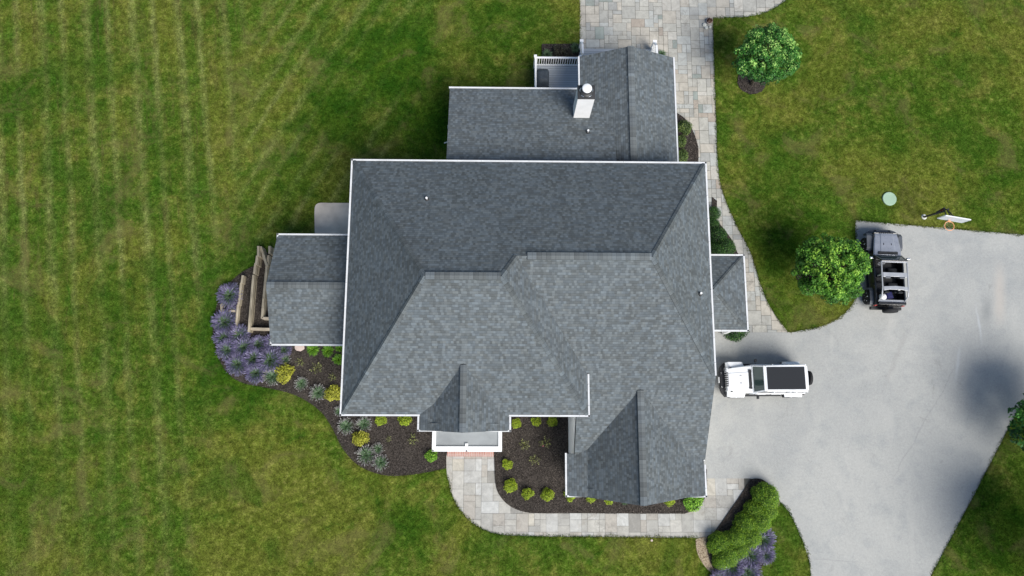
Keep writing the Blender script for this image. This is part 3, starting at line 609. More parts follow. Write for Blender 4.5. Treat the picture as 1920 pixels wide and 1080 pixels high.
for (a, b) in [((XW, YN-.045, E_), (XE, YN-.045, E_)), ((XW+.045, YN, E_), (XW+.045, YS, E_)), ((XE-.045, YN, E_), (XE-.045, yv-.02, E_)),
               ((XW, YS+.045, E_), (sgx0+.1, YS+.045, E_)), ((sgx1-.1, YS+.045, E_), (XM, YS+.045, E_)), ((XM-.045, yv+.02, E_), (XM-.045, YS, E_)),
               ((sgx0+.045, YS, E_), (sgx0+.045, sgy, E_)), ((sgx1-.045, YS, E_), (sgx1-.045, sgy, E_)), ((sgx0, sgy+.03, E_), (sgx0+1.15, sgy+.03, E_)), ((sgx1-1.15, sgy+.03, E_), (sgx1, sgy+.03, E_)),
               ((gx0+.045, -1.1, gz), (gx0+.045, ge, gz)), ((gx1-.045, -1.62, gz), (gx1-.045, ge, gz)), ((gx0, ge+.03, gz), (gx0+.95, ge+.03, gz)), ((gx1-.85, ge+.03, gz), (gx1, ge+.03, gz)),
               ((-2.82, 17.42, 3.18), (3.95, 17.42, 3.18)), ((bgx0, 17.5, bgz-.02), (bgx0, bgy+.03, bgz-.02)), ((bgx1-.045, 12.5, bgz), (bgx1-.045, bgy+.03, bgz)),
               ((wx, wyn-.045, wz), (-7.0, wyn-.045, wz)), ((wx, wys+.045, wz), (-7.0, wys+.045, wz)), ((wx+.03, wys, wz), (wx+.03, wys+.5, wz)), ((wx+.03, wyn-.35, wz), (wx+.03, wyn, wz)),
               ((9.5, pyn-.045, pz), (px1, pyn-.045, pz)), ((px1-.045, pyn, pz), (px1-.045, pys, pz)), ((9.5, pys+.045, pz), (px1, pys+.045, pz))]:
    gt = HB(); gut(gt, a, b); gt.build('gutter', M['gutter'], house)
# rake boards below the open gable edges
def rake(a, b, h_=.2): rk = HB(); rk.bar(Vector(a)-Vector((0, 0, h_/2+.07)), Vector(b)-Vector((0, 0, h_/2+.07)), .05, h_); rk.build('rake_board', M['white'], house)
for P_, ys_ in (([(gx0+g_, gz+.04), (gx0+1.05, gz+.33), (gr, grz), (gx1-1.05, gz+.33), (gx1-g_, gz+.04)], gy),):
    for i in range(4): rake((P_[i][0], ys_[i]+.05, P_[i][1]), (P_[i+1][0], ys_[i+1]+.05, P_[i+1][1]))
rake((bgx0, bgy-.04, bgz), (bgr, bgy-.04, bgrz)); rake((bgx1-.1, bgy-.04, bgz), (bgr, bgy-.04, bgrz))
rake((wx+.05, wys+.1, wz), (wx+.05, wyr, wzr)); rake((wx+.05, wyn-.1, wz), (wx+.05, wyr, wzr))
rake((-2.74, 17.36, 3.2), (-2.74, 12.3, zl(12.3))); rake((XE-.06, yv, E_), (XE-.06, yb, zB(yb)))

# walls
wl = HB()
def wall(poly, z0, z1): wl.prism(poly, z0, z1)
wl.box(XW+.45, 3.72, YS+.45, YN-.45, -.3, E_-.08)
wl.box(3.72, XE-.45, yv+.25, YN-.45, -.3, E_-.08)
wl.face([(3.47, -1.16, -.1), (3.47, .8, -.1), (3.47, 2.9, -.1), (3.47, 2.9, zB(2.9)-.1), (3.47, -1.16, zB(-1.16)-.11)])   # wall under the lower roof
wl.face([(XE-.45, yb, -.1), (XE-.45, 2.4, -.1), (XE-.45, 2.4, zB(2.4)-.1), (XE-.45, yb, zB(yb)-.1)])
wl.box(gx0+.46, gx1-.49, ge+.4, 2.4, -.1, gz-.06)
wl.face([(gx0+.42, ge+.4, gz-.07), (gx1-.45, ge+.4, gz-.07), (gr, ge+.4, grz-.15)])
wl.face([(sgx0+.3, sgy+.35, gz), (sgx1-.3, sgy+.35, gz), (sgx1-.3, sgy+.35, E_+.1), (sgr, sgy+.35, sgz-.15), (sgx0+.3, sgy+.35, E_+.1)])
wl.box(sgx0+.3, sgx1-.3, sgy+.36, YS+.46, -.1, E_-.05)
wl.box(-2.4, 3.98, 12.2, 17.05, -.1, 3.14); wl.prism([(-2.4, 12.2), (3.98, 12.2), (3.98, 12.25), (-2.4, 12.25)], 3.14, 4.5)
wl.face([(-2.4, 17.05, 3.1), (-2.4, 12.3, 3.1), (-2.4, 12.3, zl(12.3)-.1), (-2.4, 17.05, zl(17.05)-.1)])
wl.box(4.3, bgx1-.4, 12.2, bgy-.6, -.1, bgz-.05); wl.face([(4.2, bgy-.6, bgz-.1), (bgx1-.35, bgy-.6, bgz-.1), (bgr, bgy-.6, bgrz-.15)])
wl.box(wx+.35, -6.8, wys+.4, wyn-.4, -.1, wz-.06); wl.face([(wx+.35, wys+.4, wz-.1), (wx+.35, wyn-.4, wz-.1), (wx+.35, wyr, wzr-.15)])
wl.build('wall', M['siding'], house)
# chimney
ch = HB(); ch.box(3.57, 4.38, 15.58, 16.26, 3.0, 5.93); chim = ch.build('chimney', M['white'], house)
c2 = MB(); c2.box(3.56, 4.40, 15.57, 16.27, 5.93, 6.0); c2.lathe([(.30, 6.0), (.30, 6.06), (.24, 6.10), (.2, 6.12)], 24, 'z', (3.975, 15.93, 0)); c2.build('chimney_cap', M['dark'], chim, bevel=.01)
c2 = MB(); c2.lathe([(.13, 6.08), (.13, 6.28)], 20, 'z', (3.975, 15.95, 0)); c2.lathe([(.215, 6.28), (.235, 6.30), (.235, 6.36), (.20, 6.385), (.05, 6.395)], 24, 'z', (3.975, 15.95, 0)); c2.build('flue_cap', M['white'], chim)
c2 = MB(); 
c2.tube([(3.975+(.29+.03*math.sin(5*a))*math.cos(a), 15.93+(.27+.03*math.sin(5*a))*math.sin(a), 6.03+.02*math.sin(3*a)) for a in [k*math.pi/12 for k in range(24)]], .028, 6, closed=True)
c2.build('flashing', M['steel'], chim)
# roof vents
for (px_, py_, z_, m_, tl) in ((800, 372, 6.83, 'white', .0), (1102, 248, 4.0, 'white', 0), (1310, 553, 5.8, 'white', 0)):
    q = at(px_, py_, z_)
    if px_ == 800: z0 = E_+PN*(YN-q.y)
    elif px_ == 1102: z0 = max(bgz+(q.x-bgx0)*.484, zl(q.y))
    else: z0 = min(zB(q.y), E_+(XE-q.x)*PE)
    b = HB(); b.lathe([(.045, z0-.1), (.045, z0+.22), (.05, z0+.23), (.05, z0+.26)], 12, 'z', (q.x, q.y, 0)); b.build('vent_pipe', M[m_], house)
    b = HB(); b.lathe([(.11, z0-.06), (.09, z0+.06), (.05, z0+.10)], 12, 'z', (q.x, q.y, 0)); b.build('vent_flashing', M['dark'], house)
b = HB(); b.tube([(-2.72, 15.55, 2.9), (-2.86, 15.55, 2.7), (-2.95, 15.55, .5), (-3.25, 15.55, .25)], .04, 8); b.build('downspout', M['white'], house)
b = HB(); b.tube([(XB-.1, .66, E_-.1), (XB-.1, .72, 3.0)], .04, 8); b.build('downspout', M['white'], house)
# entry porch with flat roof and white parapet
p0 = at(811, 806, 3.2); p1 = at(941, 847, 3.2); X0, X1, Y0, Y1 = p0.x, p1.x, p1.y, .2
b = HB(); b.box(X0+.16, X1-.16, Y0+.24, Y1, 3.0, 3.16); pr_ = b.build('entry_porch_roof', M['lead'], house, bevel=.02)
b = MB(); b.box(X0, X1, Y0, Y0+.24, 2.85, 3.24); b.box(X0, X0+.17, Y0+.24, Y1, 2.85, 3.24); b.box(X1-.17, X1, Y0+.24, Y1, 2.85, 3.24); b.box(X0+.02, X1-.02, Y0+.02, Y1, 2.7, 2.85)
mx = (X0+X1)/2-.02; b.box(mx-.07, mx+.07, Y0+.24, Y0+.38, 3.05, 3.26); b.box(X0+.28, X1-.28, Y0+.10, Y0+.13, 3.24, 3.252); b.build('parapet', M['white'], pr_, bevel=.015)
b = MB(); b.box(mx-.02, mx+.03, Y0-.005, Y0+.05, 3.245, 3.275); b.build('bolt', M['dark'], pr_); b = MB(); b.box(X0+.02, X0+.08, Y0+.01, Y0+.07, 3.24, 3.265); b.build('bolt', M['dark'], pr_)
for sx in (X0+.3, X0+.75, X1-.75, X1-.3):
    b = MB(); b.lathe([(.13, .16), (.13, .3), (.10, .34), (.085, 2.5), (.12, 2.6), (.12, 2.7)], 16, 'z', (sx, Y0+.25, 0)); b.build('column', M['white'], pr_)
q0 = at(838.5, 847, .14); q1 = at(925.5, 856, .14)
b = HB(); b.box(q0.x, q1.x, q1.y, Y0+1.2, -.05, .15); b.build('brick_step', M['brick'], house)
# side porch posts, deck, rails
for yy in (pys+.3, pyn-.3): b = HB(); b.box(px1-.45, px1-.3, yy-.07, yy+.07, 0, pz-.05); b.build('porch_post', M['white'], house)
dk = HB(); dk.box(1.72, 4.3, 17.0, 20.12, .45, .6); deck = dk.build('deck', M['deck'], house)
def railing(a, b, z0, name='railing'):
    a, b = Vector(a), Vector(b); n = int((b-a).length/.125); m_ = MB()
    m_.bar(a+Vector((0, 0, z0+.92)), b+Vector((0, 0, z0+.92)), .10, .05); m_.bar(a+Vector((0, 0, z0+.10)), b+Vector((0, 0, z0+.10)), .07, .06); o = m_.build(name, M['white'], deck, bevel=.008)
    m_ = MB()
    for i in range(1, n):
        p = a.lerp(b, i/n); m_.box(p.x-.022, p.x+.022, p.y-.022, p.y+.022, z0+.12, z0+.9)
    m_.build('baluster', M['white'], deck)
    return o
railing((1.72, 20.05, 0), (4.2, 20.05, 0), .6); railing((1.76, 17.1, 0), (1.76, 20.05, 0), .6)
for (x, y) in ((1.74, 20.07), (1.74, 17.5), (4.2, 20.07)): m_ = MB(); m_.box(x-.06, x+.06, y-.06, y+.06, .3, 1.62); m_.box(x-.08, x+.08, y-.08, y+.08, 1.62, 1.67); m_.build('railing_post', M['white'], deck, bevel=.01)
pf = HB(); pf.box(4.3, 8.5, 18.4, 20.95, .2, .5); pf.box(4.36, 8.44, 20.95, 21.3, 0.02, .26); porch = pf.build('back_porch_floor', M['deck'], house)
for x in (4.36, 8.46):
    m_ = MB(); m_.bar((x, 20.35, 1.45), (x, 20.9, 1.38), .11, .07); m_.bar((x, 20.9, 1.38), (x, 21.35, .95), .11, .07); m_.box(x-.08, x+.08, 21.3, 21.42, 0, 1.0); m_.box(x-.10, x+.10, 21.28, 21.44, 1.0, 1.05)
    m_.bar((x, 20.35, .7), (x, 21.32, .35), .06, .05)
    for k in range(7): y = 20.42+k*.13; m_.box(x-.02, x+.02, y-.02, y+.02, .4, 1.38 if y < 20.9 else 1.0)
    m_.build('stair_railing', M['white'], porch)
# windows and doors on the walls
def window(x, y, z, w_, h_, ax, parent=house, kind='window'):
    b = HB()
    if ax in 'ns': s_ = 1 if ax == 'n' else -1; b.box(x-w_/2-.08, x+w_/2+.08, y, y+s_*.05, z-.08, z+h_+.08)
    else: s_ = 1 if ax == 'e' else -1; b.box(x, x+s_*.05, y-w_/2-.08, y+w_/2+.08, z-.08, z+h_+.08)
    o = b.build(kind, M['white'], house, bevel=.01); g_p = MB()
    if kind == 'garage_door': return o
    if ax in 'ns':
        for i in (0, 1): g_p.box(x-w_/2+i*w_/2+.02, x-w_/2+(i+1)*w_/2-.02, y+s_*.05, y+s_*.056, z, z+h_)
    else:
        for i in (0, 1): g_p.box(x+s_*.05, x+s_*.056, y-w_/2+i*w_/2+.02, y-w_/2+(i+1)*w_/2-.02, z, z+h_)
    g_p.build('pane', M['glass'], o); return o
for x in (-5.6, -4.6, 1.4, 2.6): window(x, YS+.45, 3.6, .8, 1.3, 's'); window(x, YS+.45, .9, .8, 1.5, 's')
for y in (3.0, 11.3): window(XW+.45, y, 3.6, .8, 1.3, 'w')
window(6.4, ge+.4, 1.0, 1.5, 1.3, 's'); window(sgr, sgy+.35, 3.9, 1.4, 1.2, 's')
for y in (9.9, 11.4): window(XE-.45, y, 1.0, .8, 1.4, 'e'); window(XE-.45, y, 3.5, .8, 1.3, 'e')
for y in (-1.5, 1.2): window(XE-.45, y, .02, 2.2, 2.1, 'e', kind='garage_door')
for y in (14.0, 16.5): window(bgx1-.4, y, 1.0, .9, 1.4, 'e')
for x in (-1.2, .6, 2.6): window(x, 17.05, .9, .9, 1.5, 'n')
b = HB(); b.box(sgr-.5, sgr+.5, sgy+.30, sgy+.36, .15, 2.25); d_ = b.build('front_door', M['dark'], house, bevel=.01); b = MB(); b.lathe([(.03, 0), (.035, .05)], 10, 'y', (sgr+.4, sgy+.24, 1.2)); b.build('handle', M['steel'], d_)

# ================================================================== PLANTS
def rnd_dirs(r, n, zmin=-0.2):
    z = r.uniform(zmin, 1, n); t = r.uniform(0, 2*np.pi, n); s_ = np.sqrt(1-z*z); return np.stack([s_*np.cos(t), s_*np.sin(t), z], 1)
def leaves(c_, nrm, size, aspect, r, bend=0.3):
    "one kite-shaped leaf at each point, facing roughly along nrm"
    n = len(c_); a = r.normal(0, 1, (n, 3)); u = np.cross(nrm, a); u /= np.linalg.norm(u, axis=1)[:, None]+1e-9; v = np.cross(nrm, u)
    L_ = (size*r.uniform(0.65, 1.25, n))[:, None]; W_ = L_*aspect
    return np.stack([c_-u*L_/2, c_+v*W_/2-nrm*L_*bend*.2, c_+u*L_/2-nrm*L_*bend*.4, c_-v*W_/2-nrm*L_*bend*.2], 1).reshape(-1, 3)
def norm(v): return v/(np.linalg.norm(v, axis=1)[:, None]+1e-9)
def mound(r, rad, h_, n, size, lump=0.18, k=14, aspect=0.55):
    "leaf cloud of a rounded shrub, a lumpy dome"
    cc = rnd_dirs(r, k, 0.0); d = rnd_dirs(r, n, -0.15); g0 = np.max(d@cc.T, axis=1); R_ = 1 + lump*(np.clip((g0-0.75)/0.25, 0, 1)*1.6-0.9)
    depth = r.uniform(0.3, 1.0, n)**0.5+np.maximum(r.normal(0, .05, n), 0); p = d*np.array([rad, rad, h_])*(R_*depth)[:, None]; p[:, 2] = np.maximum(p[:, 2]+h_*0.12, 0.02)
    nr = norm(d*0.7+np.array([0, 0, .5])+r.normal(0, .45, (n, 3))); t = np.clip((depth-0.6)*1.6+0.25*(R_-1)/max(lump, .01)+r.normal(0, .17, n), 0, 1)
    return leaves(p, nr, np.full(n, size), aspect, r), t
def shrub_proto(name, mat_, rad, h_, n, size, seed, lump=.18, k=14):
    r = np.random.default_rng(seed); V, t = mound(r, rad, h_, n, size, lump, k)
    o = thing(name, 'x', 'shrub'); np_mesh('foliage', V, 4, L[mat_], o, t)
    m_ = MB()
    for i in range(5):
        a = i*1.26; m_.tube([(0, 0, 0), (.3*rad*math.cos(a), .3*rad*math.sin(a), h_*.5), (.6*rad*math.cos(a), .6*rad*math.sin(a), h_*.8)], [.015, .011, .006], 5)
    m_.build('stem', M['bark'], o); return o
def strips(r, base_, d, L_, w_, z0=0.0, taper=0.3, droop=0.25):
    "narrow blades: quads from base_ along d with a droop, two segments each"
    up = np.array([0, 0, 1.0]); sd_ = norm(np.cross(d, up)+1e-6)*w_[:, None]/2; mid = base_+d*(L_*0.55)[:, None]; tip = base_+d*L_[:, None]; tip[:, 2] -= L_*droop*0.5; mid[:, 2] += L_*0.05
    return np.stack([base_-sd_*.6, base_+sd_*.6, mid+sd_, mid-sd_], 1), np.stack([mid-sd_, mid+sd_, tip+sd_*taper, tip-sd_*taper], 1)
def spiky_proto(name, leafm, flowm, rad, h_, n, seed, cat='plant', w_=0.016, fl=0.35):
    r = np.random.default_rng(seed); o = thing(name, 'x', cat)
    t = r.uniform(0, 2*np.pi, n); el = np.clip(r.normal(0.62, 0.33, n), 0.08, 1.5); d = np.stack([np.cos(t)*np.cos(el), np.sin(t)*np.cos(el), np.sin(el)], 1); L_ = rad*r.uniform(.72, 1.1, n)*(0.9+0.25*np.sin(el))
    d[:, 2] *= h_/rad; b = np.stack([np.cos(t), np.sin(t), np.zeros(n)], 1)*r.uniform(0.0, .25, n)[:, None]*rad; b[:, 2] = .03
    A, B = strips(r, b, d, L_, np.full(n, w_)*r.uniform(.7, 1.3, n)); lf = np.concatenate([A, B]); tt = np.clip(r.normal(.5, .25, n), 0, 1)
    # short dense leaves in the middle
    m = n; t2 = r.uniform(0, 2*np.pi, m); e2 = r.uniform(.2, 1.45, m); d2 = np.stack([np.cos(t2)*np.cos(e2), np.sin(t2)*np.cos(e2), np.sin(e2)], 1); A2, B2 = strips(r, np.zeros((m, 3))+[0, 0, .03]+d2*.02, d2*[1, 1, h_/rad], rad*r.uniform(.35, .68, m), np.full(m, w_*1.3))
    lf = np.concatenate([lf, A2, B2]); t3 = np.clip(r.normal(.55, .3, m), 0, 1)
    np_mesh('foliage', lf.reshape(-1, 3), 4, L[leafm], o, np.concatenate([tt, tt, t3, t3]))
    if flowm:
        tip = b+d*(L_*1.0)[:, None]; tip[:, 2] -= L_*.1; d3 = norm(d*[1, 1, .6]); bb = tip-d3*(L_*fl)[:, None]; bb[:, 2] += .025
        A, B = strips(r, bb, d3, L_*fl*1.15, np.full(n, w_*1.9), taper=.5, droop=.1); up = [0, 0, .012]
        np_mesh('blossom', np.concatenate([A+up, B+up]).reshape(-1, 3), 4, L[flowm], o, np.concatenate([np.clip(r.normal(.5, .28, n), 0, 1)]*2))
    return o
def sparse_proto(name, mat_, rad, n, size, seed):
    r = np.random.default_rng(seed); o = thing(name, 'x', 'plant'); m_ = MB(); P = []
    for i in range(6):
        a = i*1.05+r.uniform(-.3, .3); e = Vector((rad*math.cos(a), rad*math.sin(a), rad*1.2)); m_.tube([(0, 0, 0), e*.5+Vector((0, 0, .03)), e], [.007, .005, .003], 4)
        for k in range(n//6): f = r.uniform(.35, 1.05); P.append(e*f+Vector(r.normal(0, rad*.16, 3)))
    P = np.array(P); P[:, 2] = np.maximum(P[:, 2], .03); nr = norm(np.array([0, 0, 1.0])+r.normal(0, .5, (len(P), 3))); m_.build('stem', M['bark'], o)
    np_mesh('leaves', leaves(P, nr, np.full(len(P), size), .5, r), 4, L[mat_], o, r.uniform(0, 1, len(P))); return o
def place(proto, used, px, py, rpx, base_r, z, label, cat=None, group=None, name=None):
    o = proto if not used.get(proto.name) else copy_tree(proto); used[proto.name] = 1
    q = at(px, py, z); s_ = (rpx/35.8)/base_r; o.location = (q.x, q.y, .05); o.scale = (s_, s_, s_); o.rotation_euler = (0, 0, random.uniform(0, 6.28)); o['label'] = label
    if cat: o['category'] = cat
    if group: o['group'] = group
    elif 'group' in o: del o['group']
    return o
U = {}
gold = [shrub_proto('golden_shrub', 'gold', .32, .42, 1500, .055, 31), shrub_proto('golden_shrub', 'gold', .32, .42, 1500, .055, 32, .3, 9)]
yell = shrub_proto('yellow_shrub', 'yellow', .38, .42, 1700, .06, 33, .32, 12); lime = shrub_proto('lime_shrub', 'lime', .4, .45, 1500, .075, 34, .35, 12)
GG = 'golden round shrubs in the mulch beds'
for i, (px, py, r_, k, lab) in enumerate([
    (533, 700, 17, 'y', 'yellow shrub beside the lavender at the left of the mulch bed'), (624, 738, 15, 'y', 'yellow shrub half hidden under the left edge of the main roof'),
    (675, 821, 14, 'y', 'yellow-green shrub between two grey lavenders in the middle of the left bed'), (713, 787, 10.5, 0, 'small golden shrub under the front gutter, left of the pair'),
    (757, 787, 12, 1, 'small golden shrub under the front gutter, nearer the entry porch'), (808, 857, 11.5, 'l', 'round lime green shrub at the left foot of the entry porch'),
    (968, 794, 9, 0, 'small golden shrub right of the porch, nearest the entry gable'), (1004, 790, 9.5, 1, 'small golden shrub under the front gutter, middle of three right of the porch'),
    (1036, 790, 9.5, 0, 'small golden shrub under the front gutter, closest to the garage wall'), (950, 870, 10, 1, 'golden shrub on the inner curve of the walk, closest to the brick step'),
    (957, 911, 12, 0, 'golden shrub on the inner curve of the walk, second below the brick step'), (991, 925, 11, 1, 'golden shrub at the bottom of the curved bed, left of its neighbour'),
    (1027, 928, 11.5, 0, 'golden shrub at the bottom of the bed, left of the garage corner'), (1069, 930, 11, 1, 'golden shrub peeping out below the left corner of the garage roof'),
    (1109, 931, 10.5, 0, 'golden shrub half hidden under the left slope of the garage gable'), (1143, 936, 9, 1, 'golden shrub barely showing below the garage gable'),
    (1256, 938, 10.5, 0, 'golden shrub just right of the garage gable point'), (1298, 938, 18, 'l', 'bright lime shrub at the right corner of the garage')]):
    z = .3
    if k == 'y': place(yell, U, px, py, r_, .38, z, lab, 'shrub')
    elif k == 'l': place(lime, U, px, py, r_, .4, z, lab, 'shrub')
    else: place(gold[k], U, px, py, r_, .32, z, lab, 'shrub', GG)
sagep = spiky_proto('blue_green_plant', 'sage', None, .3, .3, 160, 50)
place(sagep, U, 1172, 941, 7, .3, .2, 'pale blue-green plant tip below the garage gable', 'plant')
lav = [spiky_proto('lavender', 'lavleaf', 'lavflower', .58, .5, 640, 51+i, w_=.013, fl=.24) for i in range(3)]
for i, (px, py, r_, lab) in enumerate([(429, 553, 25, 'purple lavender at the top of the row, beside the outer timber'), (433, 583, 15, 'small purple lavender squeezed behind the short cross timber'), (420, 603, 26, 'purple lavender on the outer curve, next to the cross timber'),
    (417, 632, 22, 'purple lavender at the leftmost bulge of the bed edge'), (447, 628, 20, 'purple lavender touching the lower end of the outer timber'), (424, 655, 21, 'purple lavender at the bed edge below the leftmost bulge'), (455, 650, 24, 'large purple lavender in the thick of the lavender patch'),
    (482, 645, 20, 'purple lavender just below the inner timbers'), (443, 682, 24, 'purple lavender at the lower left edge of the bed'), (474, 672, 23, 'purple lavender in the middle of the lower lavender patch'),
    (505, 675, 25, 'large purple lavender left of the yellow shrub'), (478, 699, 22, 'purple lavender hanging over the bottom bed edge'), (513, 640, 19, 'purple lavender tucked against the west wing corner'), (530, 655, 15, 'thin lavender under the gutter of the west wing'),
    (1430, 1012, 23, 'purple lavender at the top of the driveway bed'), (1437, 1040, 19, 'purple lavender on the right edge of the driveway bed'), (1408, 1043, 26, 'large purple lavender in the middle of the driveway bed'),
    (1372, 1062, 24, 'purple lavender at the lower left of the driveway bed'), (1404, 1074, 24, 'purple lavender at the bottom edge of the picture, right of its neighbour'), (1350, 1088, 18, 'purple lavender at the bottom edge of the picture, by the wood chips')]):
    place(lav[i % 3], U, px, py, r_*random.uniform(.8, 1.0), .58, .35, lab, 'lavender', 'purple lavender plants')
lg = [spiky_proto('grey_lavender', 'lavleaf', 'lavgrey', .45, .42, 150, 61+i, w_=.014, fl=.16) for i in range(2)]
for i, (px, py, r_, lab) in enumerate([(509, 706, 17, 'greyish lavender between the purple patch and the yellow shrub'), (533, 674, 12, 'greyish lavender above the yellow shrub'), (564, 719, 13, 'small greyish lavender alone right of the yellow shrub'), (596, 736, 16, 'greyish lavender near the roof edge beside a yellow shrub'),
    (648, 799, 16, 'greyish lavender at the bed edge under the roof corner'), (682, 795, 15, 'greyish lavender directly above a yellow-green shrub'), (686, 853, 18, 'largest greyish lavender at the lower bed curve'), (713, 867, 15, 'greyish lavender lowest in the bed curve'),
    (708, 842, 11, 'small greyish lavender at the upper right of a trio'), (635, 771, 10, 'greyish lavender showing beside the lower left corner of the roof')]):
    place(lg[i % 2], U, px, py, r_, .45, .25, lab, 'lavender', 'greyish lavender plants')
sp = [sparse_proto('seedling', 'twig', .22, 130, .05, 71+i) for i in range(2)]
for i, (px, py, r_, lab) in enumerate([(563, 680, 8, 'sparse yellowish seedling right of the purple patch'), (595, 691, 10, 'sparse yellowish seedling in the middle of the upper bed'), (624, 708, 7, 'tiny sparse seedling near the main roof edge'), (729, 823, 5, 'nearly bare seedling right of the yellow-green shrub'), (775, 824, 9, 'sparse green seedling left of the entry porch'),
    (983, 834, 9, 'sparse seedling in the right bed, left of two'), (1022, 829, 10, 'sparse seedling with one pink bloom near the garage wall'), (1002, 862, 9, 'sparse seedling in the centre of the right bed')]):
    o = place(sp[i % 2], U, px, py, r_, .22, .15, lab, 'seedling', 'sparse seedlings in the mulch')
b = MB(); b.lathe([(.01, .0), (.035, .02), (.03, .05), (.008, .055)], 8, 'z'); fb = b.build('bloom', plain('pink_petals', (.6, .2, .22), .6), None)
fb.location = (at(1018, 836).x, at(1018, 836).y, .12); tag(fb, 'fallen pink bloom lying on the mulch beside a seedling', 'flower')
hs = [spiky_proto('grass_clump', 'lime', None, .34, .3, 200, 81, w_=.028)]
for (px, py, r_, lab) in ((586, 655, 12, 'green grass clump under the west wing gutter, left one'), (614, 658, 12, 'green grass clump under the west wing gutter, right one'), (636, 652, 8, 'green grass clump in the corner of the wing and main roof'), (634, 674, 11, 'green grass clump hugging the main roof edge')):
    place(hs[0], U, px, py, r_, .34, .2, lab, 'plant', 'green grass clumps by the west wing')
# boxwood hedge at the driveway
bx = [shrub_proto('boxwood', 'box', .62, .9, 8000, .07, 91+i, .42, 60) for i in range(3)]
for i, (px, py, r_, lab) in enumerate([(1432, 928, 27, 'boxwood at the top end of the driveway hedge'), (1412, 955, 20, 'boxwood second from the top, on the shaded side'), (1437, 953, 20, 'boxwood bulging towards the lawn below the top one'), (1420, 972, 24, 'boxwood in the upper middle of the driveway hedge'), (1396, 980, 22, 'boxwood in the middle on the shaded side'),
    (1402, 1003, 23, 'boxwood in the middle, next to the lavender'), (1376, 1005, 22, 'boxwood in the lower middle, shaded side'), (1384, 1025, 20, 'boxwood touching the lavender in the lower middle'), (1346, 1017, 22, 'darker boxwood near the end of the flagstone walk'), (1361, 1037, 24, 'boxwood near the lower end, beside the wood chips'), (1350, 1050, 16, 'small boxwood closing the lower end')]):
    place(bx[i % 3], U, px+4, py+4, r_*.77, .62, .5, lab, 'boxwood', 'boxwood hedge by the driveway')
hd = [shrub_proto('dark_hedge_shrub', 'hedge', .55, .75, 3600, .055, 101+i, .12, 26) for i in range(2)]
for i, (px, py, r_, lab) in enumerate([(1341, 397, 14, 'dark evergreen at the narrow top of the side hedge'), (1348, 440, 18, 'dark evergreen in the middle of the side hedge by the main roof'), (1362, 463, 20, 'dark evergreen at the wide lower end of the side hedge'), (1345, 468, 18, 'dark evergreen in the corner of the main and side porch roofs'), (1340, 418, 13, 'dark evergreen between the top and middle of the side hedge')]):
    place(hd[i % 2], U, px, py, r_, .55, .55, lab, 'shrub', 'dark evergreens along the side path')
pb = shrub_proto('porch_shrub', 'hedge', .6, .6, 3000, .07, 111, .2, 18); o = place(pb, U, 1380, 616, 23, .6, .3, 'dark green shrub peeping out below the side porch roof', 'shrub')
ju = [shrub_proto('juniper', 'juniper', .42, .5, 1700, .075, 121+i, .35, 12) for i in range(2)]
for (px, py, r_, lab) in ((1285, 237, 14, 'juniper at the top of the strip bed by the back gable'), (1277, 262, 12, 'juniper in the middle of the strip bed by the back gable'), (1279, 290, 13, 'juniper at the bottom of the strip bed by the back gable')): place(ju[py % 2], U, px, py, r_, .42, .4, lab, 'juniper', 'junipers beside the back gable')
place(sagep, U, 1026, 100, 12, .3, .3, 'pale sage plant left in the small bed behind the deck', 'plant'); place(sagep, U, 1079, 88, 12, .3, .3, 'pale sage plant right in the small bed behind the deck', 'plant'); place(sagep, U, 1242, 98, 9, .3, .3, 'sage plant beside the right stair railing', 'plant')
bz = shrub_proto('bronze_shrub', 'bronze', .35, .4, 600, .08, 131, .3, 10)
place(bz, U, 1047, 95, 13, .35, .3, 'bronze leaved shrub, left of two behind the deck', 'shrub', 'bronze shrubs behind the deck'); place(bz, U, 1064, 97, 11, .35, .3, 'bronze leaved shrub, right of two behind the deck', 'shrub', 'bronze shrubs behind the deck')
# trees
def tree(name, label, mat_, bx_, by_, top, rad, hgt, n, clumps, size, seed, squash=.75, lean=(0, 0), group=None):
    r = np.random.default_rng(seed); q = at(bx_, by_); o = thing(name, label, 'tree', (q.x, q.y, .03), 0, group); c0 = np.array([lean[0], lean[1], top])
    cd = rnd_dirs(r, clumps, -0.55); rr = r.uniform(.45, 1.0, clumps)**.6; lob = rnd_dirs(r, 9, -.2); lb = np.max(cd@lob.T, axis=1); cc = c0+cd*np.array([rad, rad, rad*squash])*(rr*(.74+.30*np.clip((lb-.6)/.4, 0, 1)))[:, None]; cs = rad*r.uniform(.08, .19, clumps); cb = r.normal(0, .16, clumps)
    w_ = r.integers(0, clumps, n); d = rnd_dirs(r, n, -0.7); p = cc[w_]+d*(cs[w_]*r.uniform(.35, 1, n)**.5)[:, None]*np.array([1, 1, .8])
    nr = norm(d*.6+np.array([0, 0, .55])+r.normal(0, .4, (n, 3))); t = np.clip(.33+.36*(p[:, 2]-c0[2])/rad+.34*d[:, 2]+cb[w_]*1.3+r.normal(0, .13, n), 0, 1)  # leaf tint paints shading: paler towards clump tops, darker inside
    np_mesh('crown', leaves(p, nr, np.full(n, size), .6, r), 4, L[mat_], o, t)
    m_ = MB(); m_.tube([(0, 0, 0), (.03*lean[0], .03*lean[1], top*.35), (c0[0]*.6, c0[1]*.6, top*.75), (c0[0], c0[1], top+rad*.4)], [hgt*.028, hgt*.022, hgt*.015, hgt*.006], 8)
    for i in range(0, clumps, 3): s_ = Vector((c0[0]*.5, c0[1]*.5, top*(.4+.3*random.random()))); e = Vector(cc[i]); m_.tube([s_, s_.lerp(e, .5)+Vector((0, 0, .08)), e], [hgt*.009, hgt*.006, hgt*.003], 5)
    m_.build('trunk', M['bark'], o); return o
